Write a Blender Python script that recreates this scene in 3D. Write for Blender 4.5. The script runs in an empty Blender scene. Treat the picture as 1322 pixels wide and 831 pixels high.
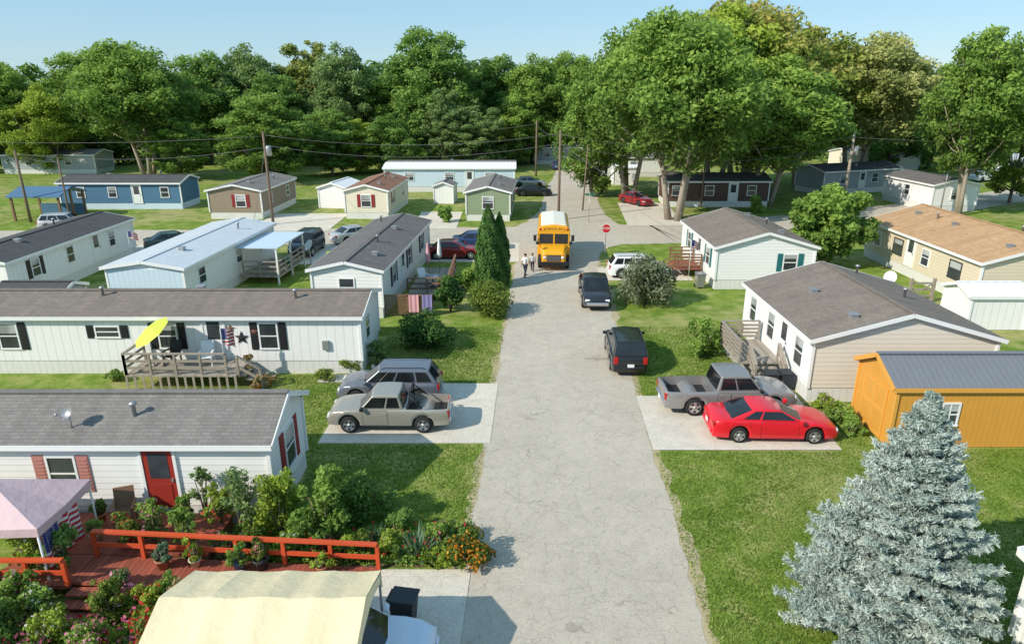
import bpy, bmesh, math, random
import numpy as np
from mathutils import Vector, Matrix
random.seed(7)
rng = np.random.default_rng(7)
SC = bpy.context.scene
C = SC.collection
PI = math.pi
R_ = math.radians
H = 12.5; TH = R_(18.97); FP = 883.0
ST, CT = math.sin(TH), math.cos(TH)

def G(px, py, z=0.0):
    u = (px-661)/FP; v = (py-415.5)/FP
    t = (H-z)/(ST+v*CT)
    return u*t, (CT-v*ST)*t
def ztop(py, Y):
    v = (py-415.5)/FP
    return H - Y*(ST+v*CT)/(CT-v*ST)
def roadL(Y): return -2.03+.0465*Y
def roadR(Y): return 4.12+.0466*Y

# ------------------------------------------------------------------ materials
class NT:
    def __init__(s, name):
        s.m = bpy.data.materials.new(name); s.m.use_nodes = True
        s.t = s.m.node_tree; s.n = s.t.nodes; s.l = s.t.links
        s.b = s.n['Principled BSDF']; s.out = s.n['Material Output']
    def node(s, typ, **kw):
        n = s.n.new(typ)
        for k, v in kw.items(): setattr(n, k, v)
        return n
    def link(s, a, b): s.l.new(a, b)
    def math(s, op, a, b=None, c=None):
        n = s.n.new('ShaderNodeMath'); n.operation = op
        for i, x in enumerate((a, b, c)):
            if x is None: continue
            if isinstance(x, (int, float)): n.inputs[i].default_value = x
            else: s.link(x, n.inputs[i])
        return n.outputs[0]
    def noise(s, vec, scale, detail=4, rough=.55):
        n = s.node('ShaderNodeTexNoise'); n.inputs['Scale'].default_value = scale
        n.inputs['Detail'].default_value = detail; n.inputs['Roughness'].default_value = rough
        if vec is not None: s.link(vec, n.inputs['Vector'])
        return n.outputs['Fac']
    def ramp(s, fac, stops):
        n = s.node('ShaderNodeValToRGB'); e = n.color_ramp.elements
        while len(e) < len(stops): e.new(.5)
        for el, (p, c) in zip(e, stops):
            el.position = p; el.color = (c[0], c[1], c[2], 1) if not isinstance(c, (int, float)) else (c, c, c, 1)
        s.link(fac, n.inputs[0]); return n.outputs[0]
    def mix(s, fac, a, b, mode='MIX'):
        n = s.node('ShaderNodeMix', data_type='RGBA', blend_type=mode)
        for i, x in ((0, fac), (6, a), (7, b)):
            if isinstance(x, (int, float)): n.inputs[i].default_value = x
            elif isinstance(x, tuple): n.inputs[i].default_value = (x[0], x[1], x[2], 1)
            else: s.link(x, n.inputs[i])
        return n.outputs[2]
    def bump(s, h, strength=.3, dist=.02):
        n = s.node('ShaderNodeBump'); n.inputs['Strength'].default_value = strength; n.inputs['Distance'].default_value = dist
        s.link(h, n.inputs['Height']); s.link(n.outputs[0], s.b.inputs['Normal'])

def pmat(name, col, rough=.6, metal=0, var=.1, scale=2.0, kind=None, coat=0, period=.2, spec=.4):
    N = NT(name); b = N.b
    b.inputs['Roughness'].default_value = rough; b.inputs['Metallic'].default_value = metal
    b.inputs['Specular IOR Level'].default_value = spec
    if coat: b.inputs['Coat Weight'].default_value = coat; b.inputs['Coat Roughness'].default_value = .04
    tc = N.node('ShaderNodeTexCoord').outputs['Object']
    f = N.noise(tc, scale, 5)
    f = N.math('MULTIPLY_ADD', f, var*2, 1-var)
    sep = N.node('ShaderNodeSeparateXYZ'); N.link(tc, sep.inputs[0])
    X, Y, Z = sep.outputs
    hgt = None
    if kind == 'siding':
        fr = N.math('FRACT', N.math('DIVIDE', Z, period))
        line = N.math('LESS_THAN', fr, .13)
        f = N.math('MULTIPLY', f, N.math('MULTIPLY_ADD', line, -.2, 1.0)); hgt = N.math('SUBTRACT', 1.0, fr)
    elif kind == 'vert':
        fr = N.math('FRACT', N.math('DIVIDE', N.math('ADD', X, Y), period))
        line = N.math('LESS_THAN', fr, .08)
        f = N.math('MULTIPLY', f, N.math('MULTIPLY_ADD', line, -.2, 1.0)); hgt = N.math('SUBTRACT', 1.0, line)
    elif kind == 'planks':
        fr = N.math('FRACT', N.math('DIVIDE', X, period))
        line = N.math('LESS_THAN', fr, .1)
        wn = N.node('ShaderNodeTexWhiteNoise', noise_dimensions='1D'); N.link(N.math('FLOOR', N.math('DIVIDE', X, period)), wn.inputs['W'])
        f = N.math('MULTIPLY', f, N.math('MULTIPLY_ADD', line, -.6, 1.0))
        f = N.math('MULTIPLY', f, N.math('MULTIPLY_ADD', wn.outputs['Value'], .35, .8)); hgt = N.math('SUBTRACT', 1.0, line)
    elif kind == 'ribs':
        fr = N.math('FRACT', N.math('DIVIDE', X, period))
        line = N.math('LESS_THAN', fr, .14)
        f = N.math('MULTIPLY', f, N.math('MULTIPLY_ADD', line, .25, 1.0)); hgt = line
    elif kind == 'shingle':
        br = N.node('ShaderNodeTexBrick'); br.inputs['Scale'].default_value = 1.0
        br.inputs['Brick Width'].default_value = .28; br.inputs['Row Height'].default_value = .12
        br.inputs['Mortar Size'].default_value = .008
        br.inputs['Color1'].default_value = (.88, .88, .88, 1); br.inputs['Color2'].default_value = (1.08, 1.08, 1.08, 1)
        br.inputs['Mortar'].default_value = (.66, .66, .66, 1)
        N.link(tc, br.inputs['Vector'])
        bw = N.node('ShaderNodeRGBToBW'); N.link(br.outputs['Color'], bw.inputs[0])
        f = N.math('MULTIPLY', f, bw.outputs[0])
        f = N.math('MULTIPLY', f, N.math('MULTIPLY_ADD', N.noise(tc, 26, 3, .8), .6, .7))
        mp = N.node('ShaderNodeMapping'); mp.inputs['Scale'].default_value = (1.6, .22, .22); N.link(tc, mp.inputs[0])
        f = N.math('MULTIPLY', f, N.math('MULTIPLY_ADD', N.noise(mp.outputs[0], 1.3, 3), .55, .73))
        hgt = br.outputs['Fac']
    elif kind == 'grain':
        hgt = N.noise(tc, 60, 3)
    elif kind == 'cloth':
        hgt = N.noise(tc, 3.2, 5, .6)
    cc = N.node('ShaderNodeCombineColor')
    for i in range(3): N.link(N.math('MULTIPLY', f, col[i]), cc.inputs[i])
    N.link(cc.outputs[0], b.inputs['Base Color'])
    if hgt is not None: N.bump(hgt, {'grain': .2, 'cloth': .4}.get(kind, .5), .07 if kind == 'cloth' else .015)
    return N.m

def leafmat(name, dark, mid, light, trans=.42, k=1.0, hue=.2):
    N = NT(name); b = N.b
    dark, mid, light = [tuple(min(.9, x*k) for x in c) for c in (dark, mid, light)]
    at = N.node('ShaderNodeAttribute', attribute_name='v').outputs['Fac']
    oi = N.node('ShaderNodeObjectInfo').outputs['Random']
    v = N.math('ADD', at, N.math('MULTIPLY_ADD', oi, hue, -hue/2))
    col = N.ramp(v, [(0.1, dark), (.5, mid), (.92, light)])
    N.link(col, b.inputs['Base Color']); b.inputs['Roughness'].default_value = .6
    b.inputs['Specular IOR Level'].default_value = .2
    tr = N.node('ShaderNodeBsdfTranslucent'); N.link(col, tr.inputs[0])
    mx = N.node('ShaderNodeMixShader'); mx.inputs[0].default_value = trans
    N.link(b.outputs[0], mx.inputs[1]); N.link(tr.outputs[0], mx.inputs[2]); N.link(mx.outputs[0], N.out.inputs[0])
    return N.m

M = {}
def P(k, *a, **kw): M[k] = pmat(k, *a, **kw)
P('white_siding', (.82, .815, .80), .55, kind='siding', var=.05)
P('white_panel', (.83, .825, .81), .5, kind='vert', period=.4, var=.05)
P('tan_siding', (.70, .645, .55), .6, kind='siding', var=.05)
P('beige_siding', (.68, .585, .44), .6, kind='siding', var=.05)
P('cream_siding', (.74, .68, .54), .6, kind='siding', var=.05)
P('brown_siding', (.29, .225, .165), .6, kind='siding', var=.08)
P('olive_siding', (.25, .31, .19), .6, kind='siding', var=.06)
P('blue_siding', (.07, .17, .28), .6, kind='siding', var=.06)
P('pale_blue_panel', (.58, .70, .80), .4, kind='vert', period=.3, var=.05)
P('maroon_siding', (.11, .06, .048), .6, kind='siding', var=.06)
P('grey_siding', (.38, .40, .42), .6, kind='siding', var=.06)
P('skirt', (.70, .69, .66), .6, kind='vert', period=.3, var=.08)
P('roof_grey', (.215, .20, .185), .9, kind='shingle', var=.1)
P('roof_dark', (.155, .145, .14), .9, kind='shingle', var=.15)
P('roof_brown', (.215, .18, .15), .9, kind='shingle', var=.15)
P('roof_tan', (.50, .31, .165), .9, kind='shingle', var=.15)
P('roof_red', (.28, .14, .09), .9, kind='shingle', var=.2)
P('roof_black', (.08, .08, .08), .9, kind='shingle', var=.2)
P('roof_blue', (.08, .16, .26), .5, kind='ribs', period=.4)
P('roof_palemetal', (.56, .60, .63), .45, kind='ribs', period=.45, var=.16)
P('roof_white', (.80, .81, .82), .5, kind='ribs', period=.5)
P('roof_metal', (.20, .21, .23), .5, .2, kind='ribs', period=.23, var=.08)
P('trim_white', (.8, .8, .79), .5, var=.04)
P('trim_dark', (.05, .05, .05), .5)
P('red_door', (.32, .035, .025), .4)
P('shutter_pink', (.45, .20, .17), .6)
P('shutter_red', (.28, .03, .03), .5)
P('shutter_black', (.02, .02, .022), .5)
P('shutter_teal', (.02, .16, .17), .5)
P('shutter_brown', (.22, .08, .06), .5)
P('shed_orange', (.66, .32, .055), .55, kind='vert', period=.2, var=.08)
P('shed_trim', (.70, .35, .07), .55, var=.06)
P('wood_grey', (.36, .315, .26), .8, kind='planks', period=.14, var=.2)
P('wood_grey_v', (.32, .275, .225), .8, var=.25, scale=6)
P('wood_red', (.34, .09, .055), .65, kind='planks', period=.14, var=.25)
P('rail_red', (.62, .09, .03), .5, var=.12, scale=5)
P('wood_brown', (.22, .12, .07), .7, var=.2, scale=5)
P('pole_wood', (.20, .14, .10), .85, var=.25, scale=4)
P('grey_metal', (.42, .42, .43), .4, .6, var=.08)
P('black_plastic', (.018, .018, .02), .45, var=.1)
P('rubber', (.018, .018, .018), .85, var=.15)
P('rim', (.55, .55, .57), .3, .8, var=.05)
P('chrome', (.62, .62, .64), .18, .9, var=.04)
P('plate', (.75, .76, .78), .4)
P('lamp_clear', (.72, .74, .76), .12, var=.03)
P('lamp_red', (.38, .012, .01), .2, var=.05)
P('lamp_amber', (.75, .25, .02), .25, var=.05)
P('seam', (.01, .01, .011), .7)
P('wire_grey', (.16, .16, .16), .6)
P('tarp', (.80, .68, .43), .65, var=.12, scale=1.6, kind='cloth')
P('canopy_pink', (.62, .45, .47), .7, var=.08, kind='cloth')
P('cloth_pink', (.70, .36, .40), .8); P('cloth_purple', (.25, .22, .45), .8); P('cloth_white', (.78, .78, .76), .8)
P('cloth_lime', (.60, .72, .08), .7)
P('terracotta', (.42, .18, .09), .8); P('pot_dark', (.03, .035, .04), .6); P('pot_cream', (.62, .55, .42), .7); P('pot_blue', (.08, .15, .32), .4)
P('bark', (.17, .135, .10), .95, var=.4, scale=5); P('bark_pale', (.33, .28, .22), .95, var=.3, scale=4)
P('bus_yellow', (.80, .38, .012), .35, coat=.4, var=.04); P('bus_roof', (.82, .79, .68), .45, var=.06)
P('sign_red', (.55, .012, .015), .4); P('sign_green', (.01, .18, .08), .4)
P('concrete', (.54, .515, .465), .85, var=.14, scale=1.1, kind='grain')
P('soil', (.13, .09, .055), .95, var=.35, scale=6, kind='grain')
P('skin_tone', (.45, .25, .17), .55); P('skin_dark', (.25, .13, .085), .55); P('hair_dark', (.03, .02, .014), .6)
P('shirt_white', (.78, .78, .78), .8); P('trousers_navy', (.03, .035, .06), .8); P('shirt_grey', (.55, .55, .57), .8); P('mouth_tone', (.30, .08, .07), .6); P('shoe', (.05, .05, .05), .6)
P('insulator', (.30, .20, .14), .3)
for k, c in dict(paint_silver=(.37, .35, .30), paint_slate=(.165, .18, .215), paint_black=(.012, .013, .015), paint_navyblack=(.02, .022, .028), paint_grey=(.28, .27, .265),
                 paint_red=(.66, .012, .025), paint_white=(.78, .79, .80), paint_blue=(.025, .05, .13), paint_palewhite=(.62, .72, .84), paint_darkred=(.24, .016, .018), paint_lightsilver=(.48, .49, .50), paint_green=(.06, .10, .10)).items():
    P(k, c, .28, .3 if 'silver' in k or 'slate' in k or 'grey' in k else 0, var=.03, coat=.6)

def glassmat(name, col, rough=.06):
    N = NT(name); tc = N.node('ShaderNodeTexCoord').outputs['Object']
    n = N.noise(tc, .9, 2)
    c = N.ramp(n, [(.35, tuple(x*.5 for x in col)), (.65, col)])
    N.link(c, N.b.inputs['Base Color']); N.b.inputs['Roughness'].default_value = rough
    N.b.inputs['Specular IOR Level'].default_value = .7
    return N.m
M['glass_car'] = glassmat('glass_car', (.022, .026, .03), .04)
M['glass_win'] = glassmat('glass_win', (.06, .07, .08))
M['glass_blind'] = glassmat('glass_blind', (.50, .52, .52), .25)

def flagmat(name, ax):
    N = NT(name); uv = N.node('ShaderNodeTexCoord').outputs['Generated']
    s = N.node('ShaderNodeSeparateXYZ'); N.link(uv, s.inputs[0])
    st = N.math('LESS_THAN', N.math('FRACT', N.math('MULTIPLY', s.outputs[2], 6.5)), .5)
    col = N.mix(st, (.75, .73, .7), (.50, .02, .03))
    cant = N.math('MULTIPLY', N.math('LESS_THAN', s.outputs[ax], .42), N.math('GREATER_THAN', s.outputs[2], .46))
    vo = N.node('ShaderNodeTexVoronoi'); vo.inputs['Scale'].default_value = 14; vo.inputs['Randomness'].default_value = 0; N.link(uv, vo.inputs['Vector'])
    star = N.math('LESS_THAN', vo.outputs['Distance'], .28)
    blue = N.mix(star, (.02, .03, .16), (.75, .75, .75))
    N.link(N.mix(cant, col, blue), N.b.inputs['Base Color']); N.b.inputs['Roughness'].default_value = .8
    return N.m
M['flag'] = flagmat('flag_cloth', 0); M['flag_side'] = flagmat('flag_cloth_side', 1)

TK = 3.2
M['lf_g1'] = leafmat('lf_g1', (.036, .060, .012), (.076, .120, .023), (.130, .178, .038), k=TK)
M['lf_g2'] = leafmat('lf_g2', (.028, .052, .012), (.056, .098, .021), (.098, .148, .034), k=TK)
M['lf_g3'] = leafmat('lf_g3', (.035, .055, .018), (.068, .102, .034), (.114, .150, .054), k=TK)
M['lf_lime'] = leafmat('lf_lime', (.050, .070, .010), (.104, .140, .018), (.160, .192, .033), k=TK)
M['lf_yel'] = leafmat('lf_yel', (.044, .057, .013), (.102, .120, .029), (.160, .166, .048), k=TK)
M['lf_pale'] = leafmat('lf_pale', (.062, .074, .020), (.134, .146, .050), (.205, .195, .080), k=TK)
M['lf_rust'] = leafmat('lf_rust', (.042, .060, .011), (.094, .120, .024), (.165, .142, .040), k=TK)
M['lf_under'] = leafmat('lf_under', (.05, .09, .02), (.10, .18, .04), (.20, .30, .07))
M['lf_grey'] = leafmat('lf_grey', (.10, .12, .06), (.25, .29, .16), (.43, .46, .30))
M['lf_box'] = leafmat('lf_box', (.055, .10, .018), (.18, .26, .044), (.34, .40, .08))
M['lf_arb'] = leafmat('lf_arb', (.020, .058, .014), (.066, .150, .030), (.145, .25, .055), .18)
M['lf_bluegreen'] = leafmat('lf_bluegreen', (.05, .09, .05), (.15, .26, .14), (.30, .42, .26))
M['lf_spruce'] = leafmat('lf_spruce', (.14, .205, .18), (.345, .425, .385), (.60, .665, .605), .2)
M['lf_grass'] = leafmat('lf_grass', (.095, .16, .022), (.205, .31, .050), (.40, .42, .14), .3)
M['lf_orange'] = leafmat('lf_orange', (.40, .10, .01), (.72, .27, .02), (.82, .50, .05))
M['lf_pinkfl'] = leafmat('lf_pinkfl', (.55, .08, .18), (.75, .20, .32), (.85, .55, .60))
M['lf_redfl'] = leafmat('lf_redfl', (.45, .01, .02), (.65, .03, .04), (.75, .15, .10))
M['lf_whitefl'] = leafmat('lf_whitefl', (.55, .5, .4), (.7, .68, .6), (.8, .8, .78))
M['lf_straw'] = leafmat('lf_straw', (.20, .13, .05), (.42, .32, .14), (.6, .48, .25))
M['lf_burg'] = leafmat('lf_burg', (.05, .025, .018), (.15, .065, .04), (.25, .13, .07))

def groundmat():
    N = NT('lawn'); pos = N.node('ShaderNodeNewGeometry').outputs['Position']
    big = N.noise(pos, .12, 4); mid = N.noise(pos, .9, 6, .65); fine = N.noise(pos, 14, 5, .7)
    g = N.ramp(mid, [(.28, (.10, .16, .022)), (.5, (.185, .27, .042)), (.72, (.31, .345, .095))])
    dry = N.ramp(N.math('ADD', N.math('MULTIPLY', big, .6), N.math('MULTIPLY', mid, .45)), [(.49, (0, 0, 0)), (.63, (1, 1, 1))])
    c = N.mix(N.math('MULTIPLY', dry, .65), g, (.44, .38, .18))
    c = N.mix(1.0, c, N.ramp(fine, [(.3, (.6, .6, .6)), (.7, (1.35, 1.35, 1.35))]), 'MULTIPLY')
    N.link(c, N.b.inputs['Base Color']); N.b.inputs['Roughness'].default_value = .95; N.b.inputs['Specular IOR Level'].default_value = .1
    N.bump(fine, .7, .05); return N.m
M['lawn'] = groundmat()

def roadmat(name, base, crack=1.0):
    N = NT(name); pos = N.node('ShaderNodeNewGeometry').outputs['Position']
    big = N.noise(pos, .25, 5, .6); fine = N.noise(pos, 20, 5, .9); mid = N.noise(pos, 1.6, 6, .65)
    f = N.math('MULTIPLY', N.math('MULTIPLY_ADD', big, .30, .85), N.math('MULTIPLY_ADD', fine, 1.2, .4))
    f = N.math('MULTIPLY', f, N.math('MULTIPLY_ADD', mid, .4, .8))
    dn = N.node('ShaderNodeTexNoise'); dn.inputs['Scale'].default_value = 1.6; dn.inputs['Detail'].default_value = 8; dn.inputs['Roughness'].default_value = .65; N.link(pos, dn.inputs['Vector'])
    va = N.node('ShaderNodeVectorMath', operation='MULTIPLY_ADD'); N.link(dn.outputs['Color'], va.inputs[0]); va.inputs[1].default_value = (.9, .9, 0); N.link(pos, va.inputs[2])
    cr = None
    for sc, th, st, gt in ((.7, .0065, .36, .46), (1.6, .0105, .32, .45), (3.4, .018, .22, .46)):
        vo = N.node('ShaderNodeTexVoronoi', feature='DISTANCE_TO_EDGE'); vo.inputs['Scale'].default_value = sc; N.link(va.outputs[0], vo.inputs['Vector'])
        k = N.math('MULTIPLY', N.math('LESS_THAN', vo.outputs['Distance'], th), st*crack)
        gate = N.math('GREATER_THAN', N.noise(pos, .3*sc+.15, 3), gt)
        k = N.math('MULTIPLY', k, gate)
        cr = k if cr is None else N.math('MAXIMUM', cr, k)
    c1 = N.node('ShaderNodeCombineColor')
    for i in range(3): N.link(N.math('MULTIPLY', f, base[i]), c1.inputs[i])
    col = N.mix(cr, c1.outputs[0], (.12, .105, .07))
    st_ = N.ramp(N.noise(pos, .55, 5, .7), [(.58, (0, 0, 0)), (.76, (1, 1, 1))])
    col = N.mix(N.math('MULTIPLY', st_, .25*crack), col, (.27, .235, .17))
    N.link(col, N.b.inputs['Base Color']); N.b.inputs['Roughness'].default_value = .92; N.b.inputs['Specular IOR Level'].default_value = .15
    N.bump(fine, .6, .03); return N.m
M['road'] = roadmat('road', (.525, .470, .385))
M['drive'] = roadmat('drive', (.66, .605, .51), .6)
M['shoulder'] = roadmat('shoulder', (.46, .385, .24), 0)

# ------------------------------------------------------------------ object helpers
class MB:
    def __init__(s): s.v = []; s.f = []; s.sm = []
    def add(s, vs, fs, smooth=False):
        o = len(s.v); s.v += [tuple(p) for p in vs]; s.f += [tuple(i+o for i in f) for f in fs]; s.sm += [smooth]*len(fs); return s
    def box(s, x0, x1, y0, y1, z0, z1):
        return s.add([(x0, y0, z0), (x1, y0, z0), (x1, y1, z0), (x0, y1, z0), (x0, y0, z1), (x1, y0, z1), (x1, y1, z1), (x0, y1, z1)],
                     [(3, 2, 1, 0), (4, 5, 6, 7), (0, 1, 5, 4), (1, 2, 6, 5), (2, 3, 7, 6), (3, 0, 4, 7)])
    def bar(s, a, b, w, h=None):
        h = h or w; a = Vector(a); b = Vector(b); d = (b-a).normalized()
        up = Vector((0, 0, 1)) if abs(d.z) < .95 else Vector((1, 0, 0))
        r = d.cross(up).normalized()*w/2; u = r.cross(d).normalized()*h/2
        vs = [a-r-u, a+r-u, a+r+u, a-r+u, b-r-u, b+r-u, b+r+u, b-r+u]
        return s.add(vs, [(3, 2, 1, 0), (4, 5, 6, 7), (0, 1, 5, 4), (1, 2, 6, 5), (2, 3, 7, 6), (3, 0, 4, 7)])
    def tube(s, pts, rad, n=8, smooth=True):
        pts = [Vector(p) for p in pts]; k = len(pts)
        rad = [rad]*k if isinstance(rad, (int, float)) else rad
        vs = []; fs = []
        for i, p in enumerate(pts):
            d = (pts[min(i+1, k-1)]-pts[max(i-1, 0)]).normalized()
            up = Vector((0, 0, 1)) if abs(d.z) < .9 else Vector((1, 0, 0))
            r = d.cross(up).normalized(); u = r.cross(d)
            for j in range(n):
                a = 2*PI*j/n; vs.append(p+(r*math.cos(a)+u*math.sin(a))*rad[i])
        for i in range(k-1):
            for j in range(n):
                fs.append((i*n+j, i*n+(j+1) % n, (i+1)*n+(j+1) % n, (i+1)*n+j))
        s.add(vs, fs, smooth)
        o = len(s.v)-len(vs)
        s.f += [tuple(o+j for j in range(n))[::-1], tuple(o+(k-1)*n+j for j in range(n))]; s.sm += [False, False]
        return s
    def lathe(s, prof, c=(0, 0, 0), axis='z', n=20, smooth=True):
        vs = []; fs = []; k = len(prof)
        for (r, h) in prof:
            for j in range(n):
                a = 2*PI*j/n; x, y = r*math.cos(a), r*math.sin(a)
                vs.append((c[0]+x, c[1]+y, c[2]+h) if axis == 'z' else ((c[0]+x, c[1]+h, c[2]+y) if axis == 'y' else (c[0]+h, c[1]+x, c[2]+y)))
        for i in range(k-1):
            for j in range(n): fs.append((i*n+j, i*n+(j+1) % n, (i+1)*n+(j+1) % n, (i+1)*n+j))
        fs += [tuple(range(n))[::-1], tuple((k-1)*n+j for j in range(n))]
        return s.add(vs, fs, smooth)
    def prism(s, poly, x0, x1):
        n = len(poly)
        vs = [(x0, y, z) for y, z in poly]+[(x1, y, z) for y, z in poly]
        fs = [tuple(range(n))[::-1], tuple(range(n, 2*n))]+[(i, (i+1) % n, (i+1) % n+n, i+n) for i in range(n)]
        return s.add(vs, fs)
    def ball(s, c, r, n=10, sz=1.0):
        return s.lathe([(max(.001, r*math.sin(PI*i/6)), -r*sz*math.cos(PI*i/6)) for i in range(7)], c, 'z', n)
    def build(s, name, mat, parent=None, bevel=0, label=None, seg=2):
        me = bpy.data.meshes.new(name); me.from_pydata(s.v, [], s.f)
        me.polygons.foreach_set('use_smooth', s.sm)
        if len(s.v) < 4000:
            bm = bmesh.new(); bm.from_mesh(me); bmesh.ops.recalc_face_normals(bm, faces=bm.faces); bm.to_mesh(me); bm.free()
        me.materials.append(M[mat] if isinstance(mat, str) else mat)
        o = bpy.data.objects.new(name, me); C.objects.link(o)
        if parent is not None: o.parent = parent
        if bevel:
            m = o.modifiers.new('Bevel', 'BEVEL'); m.width = bevel; m.segments = seg; m.limit_method = 'ANGLE'; m.angle_limit = R_(35)
        if label: o['label'] = label
        return o
def tag(o, label, cat, group=None, kind=None):
    o['label'] = label; o['category'] = cat
    if group: o['group'] = group
    if kind: o['kind'] = kind
    return o
def struct(o, kind='structure'): o['kind'] = kind; return o
def thing(name, label, cat, loc=(0, 0, 0), rz=0, group=None):
    o = bpy.data.objects.new(name, None); C.objects.link(o); o.location = loc; o.rotation_euler = (0, 0, R_(rz)); o.empty_display_size = .2
    return tag(o, label, cat, group)
def copy_tree(o, parent=None):
    c = o.copy(); C.objects.link(c); c.parent = parent
    for ch in list(o.children): copy_tree(ch, c)
    return c

def leaf_mesh(name, c, nrm, size, val, mat, parent=None, el=1.5, fold=.18, tang=None, wd=.42):
    n = len(c)
    nrm = nrm/np.maximum(np.linalg.norm(nrm, axis=1, keepdims=True), 1e-6)
    if tang is None: tang = rng.normal(size=(n, 3))
    tang = tang-nrm*np.sum(tang*nrm, axis=1, keepdims=True)
    tang /= np.maximum(np.linalg.norm(tang, axis=1, keepdims=True), 1e-6)
    b = np.cross(nrm, tang); s = size.reshape(-1, 1)
    v = np.empty((n, 4, 3))
    v[:, 0] = c-tang*s*.5*el; v[:, 2] = c+tang*s*.5*el
    v[:, 1] = c+b*s*wd-nrm*s*fold; v[:, 3] = c-b*s*wd-nrm*s*fold
    me = bpy.data.meshes.new(name)
    me.vertices.add(n*4); me.vertices.foreach_set('co', v.reshape(-1).astype(np.float32))
    me.loops.add(n*4); me.loops.foreach_set('vertex_index', np.arange(n*4, dtype=np.int32))
    me.polygons.add(n); me.polygons.foreach_set('loop_start', np.arange(0, n*4, 4, dtype=np.int32))
    me.polygons.foreach_set('loop_total', np.full(n, 4, dtype=np.int32))
    me.update(calc_edges=True)
    a = me.attributes.new('v', 'FLOAT', 'FACE'); a.data.foreach_set('value', np.clip(val, 0, 1).astype(np.float32))
    me.materials.append(M[mat])
    o = bpy.data.objects.new(name, me); C.objects.link(o)
    if parent is not None: o.parent = parent
    return o
def blob_leaves(blobs, n, leaf, shell=(.62, 1.06), zs=.85, up=.25, rnd=.8, zvar=.16):
    blobs = np.array(blobs, float); w = blobs[:, 3]**2; w /= w.sum()
    k = rng.choice(len(blobs), n, p=w); bv = rng.random(len(blobs))
    d = rng.normal(size=(n, 3)); d /= np.linalg.norm(d, axis=1, keepdims=True)
    flip = (d[:, 2] < 0) & (rng.random(n) < .35); d[flip, 2] *= -1
    rad = blobs[k, 3]*(shell[0]+(shell[1]-shell[0])*rng.random(n)**.7)
    sc = d*rad.reshape(-1, 1); sc[:, 2] *= zs
    c = blobs[k, :3]+sc
    nr = d+rng.normal(size=(n, 3))*rnd*.6; nr[:, 2] += up
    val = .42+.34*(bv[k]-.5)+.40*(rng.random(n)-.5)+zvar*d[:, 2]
    return c, nr, leaf*(.6+.8*rng.random(n)), val

# ------------------------------------------------------------------ world, sun, camera
w = bpy.data.worlds.new('World'); SC.world = w; w.use_nodes = True
nt = w.node_tree; sky = nt.nodes.new('ShaderNodeTexSky'); sky.sky_type = 'NISHITA'; sky.sun_disc = False
EL = R_(35); AZ = R_(32)
sx, sy, sz = -math.cos(AZ)*math.cos(EL), -math.sin(AZ)*math.cos(EL), math.sin(EL)
sky.sun_elevation = EL; sky.sun_rotation = math.atan2(sx, sy); sky.air_density = 1.0; sky.dust_density = .2; sky.ozone_density = 3.0
tint = nt.nodes.new('ShaderNodeMix'); tint.data_type = 'RGBA'; tint.blend_type = 'MIX'; tint.inputs[0].default_value = .6; tint.inputs[7].default_value = (2.6, 4.6, 6.2, 1)
nt.links.new(sky.outputs[0], tint.inputs[6]); nt.links.new(tint.outputs[2], nt.nodes['Background'].inputs[0]); nt.nodes['Background'].inputs[1].default_value = .14
sl = bpy.data.lights.new('sun', 'SUN'); sl.energy = 5.0; sl.angle = R_(.5); sl.color = (1, .925, .80)
so = bpy.data.objects.new('sun', sl); C.objects.link(so); so.rotation_euler = Vector((-sx, -sy, -sz)).to_track_quat('-Z', 'Y').to_euler()
cam = bpy.data.cameras.new('camera'); cam.sensor_width = 36; cam.lens = 36*FP/1322; cam.clip_end = 2000
co = bpy.data.objects.new('camera', cam); C.objects.link(co); co.location = (0, 0, H); co.rotation_euler = (PI/2-TH, 0, 0); SC.camera = co
SC.view_settings.view_transform = 'Standard'; SC.view_settings.look = 'None'; SC.view_settings.exposure = 0

# ------------------------------------------------------------------ ground and roads
g = MB(); g.add([(-900, -60, 0), (900, -60, 0), (900, 1500, 0), (-900, 1500, 0)], [(0, 1, 2, 3)]); struct(g.build('ground', 'lawn'))
def strip(name, mat, pts, z, jag=.06, step=.35):
    P_ = [Vector((x, y, 0)) for x, y, h in pts]; Hs = [h for _, _, h in pts]
    out = []; hs = []
    for i in range(len(P_)-1):
        n = max(1, int((P_[i+1]-P_[i]).length/step))
        for j in range(n): out.append(P_[i].lerp(P_[i+1], j/n)); hs.append(Hs[i]+(Hs[i+1]-Hs[i])*j/n)
    out.append(P_[-1]); hs.append(Hs[-1])
    m = MB(); vs = []; fs = []
    a = b = 0
    for i, p in enumerate(out):
        d = (out[min(i+1, len(out)-1)]-out[max(i-1, 0)]).normalized(); r = Vector((d.y, -d.x, 0))
        a = a*.75+random.uniform(-jag, jag); b = b*.75+random.uniform(-jag, jag)
        vs += [p-r*(hs[i]+a)+Vector((0, 0, z)), p+r*(hs[i]+b)+Vector((0, 0, z))]
    for i in range(len(out)-1): fs.append((2*i, 2*i+1, 2*i+3, 2*i+2))
    m.add(vs, fs); return struct(m.build(name, mat))
def ctr(Y): return (roadL(Y)+roadR(Y))/2
strip('road_shoulder', 'shoulder', [(ctr(-20), -20, 3.26), (ctr(57), 57, 3.28)], .005, .16)
strip('road', 'road', [(ctr(-20), -20, 3.07), (ctr(50), 50, 3.07), (ctr(53), 53, 3.4), (ctr(55.5), 55.5, 4.4), (ctr(57), 57, 6)], .012, .075)
strip('cross_street', 'road', [(-130, 57, 3.0), (-60, 58.5, 3.1), (-20, 59.5, 3.3), (3, 60, 4.0), (14, 61, 4.2), (30, 67, 3.4), (50, 77, 3), (75, 92, 3), (120, 110, 3)], .017, .08)
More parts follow.
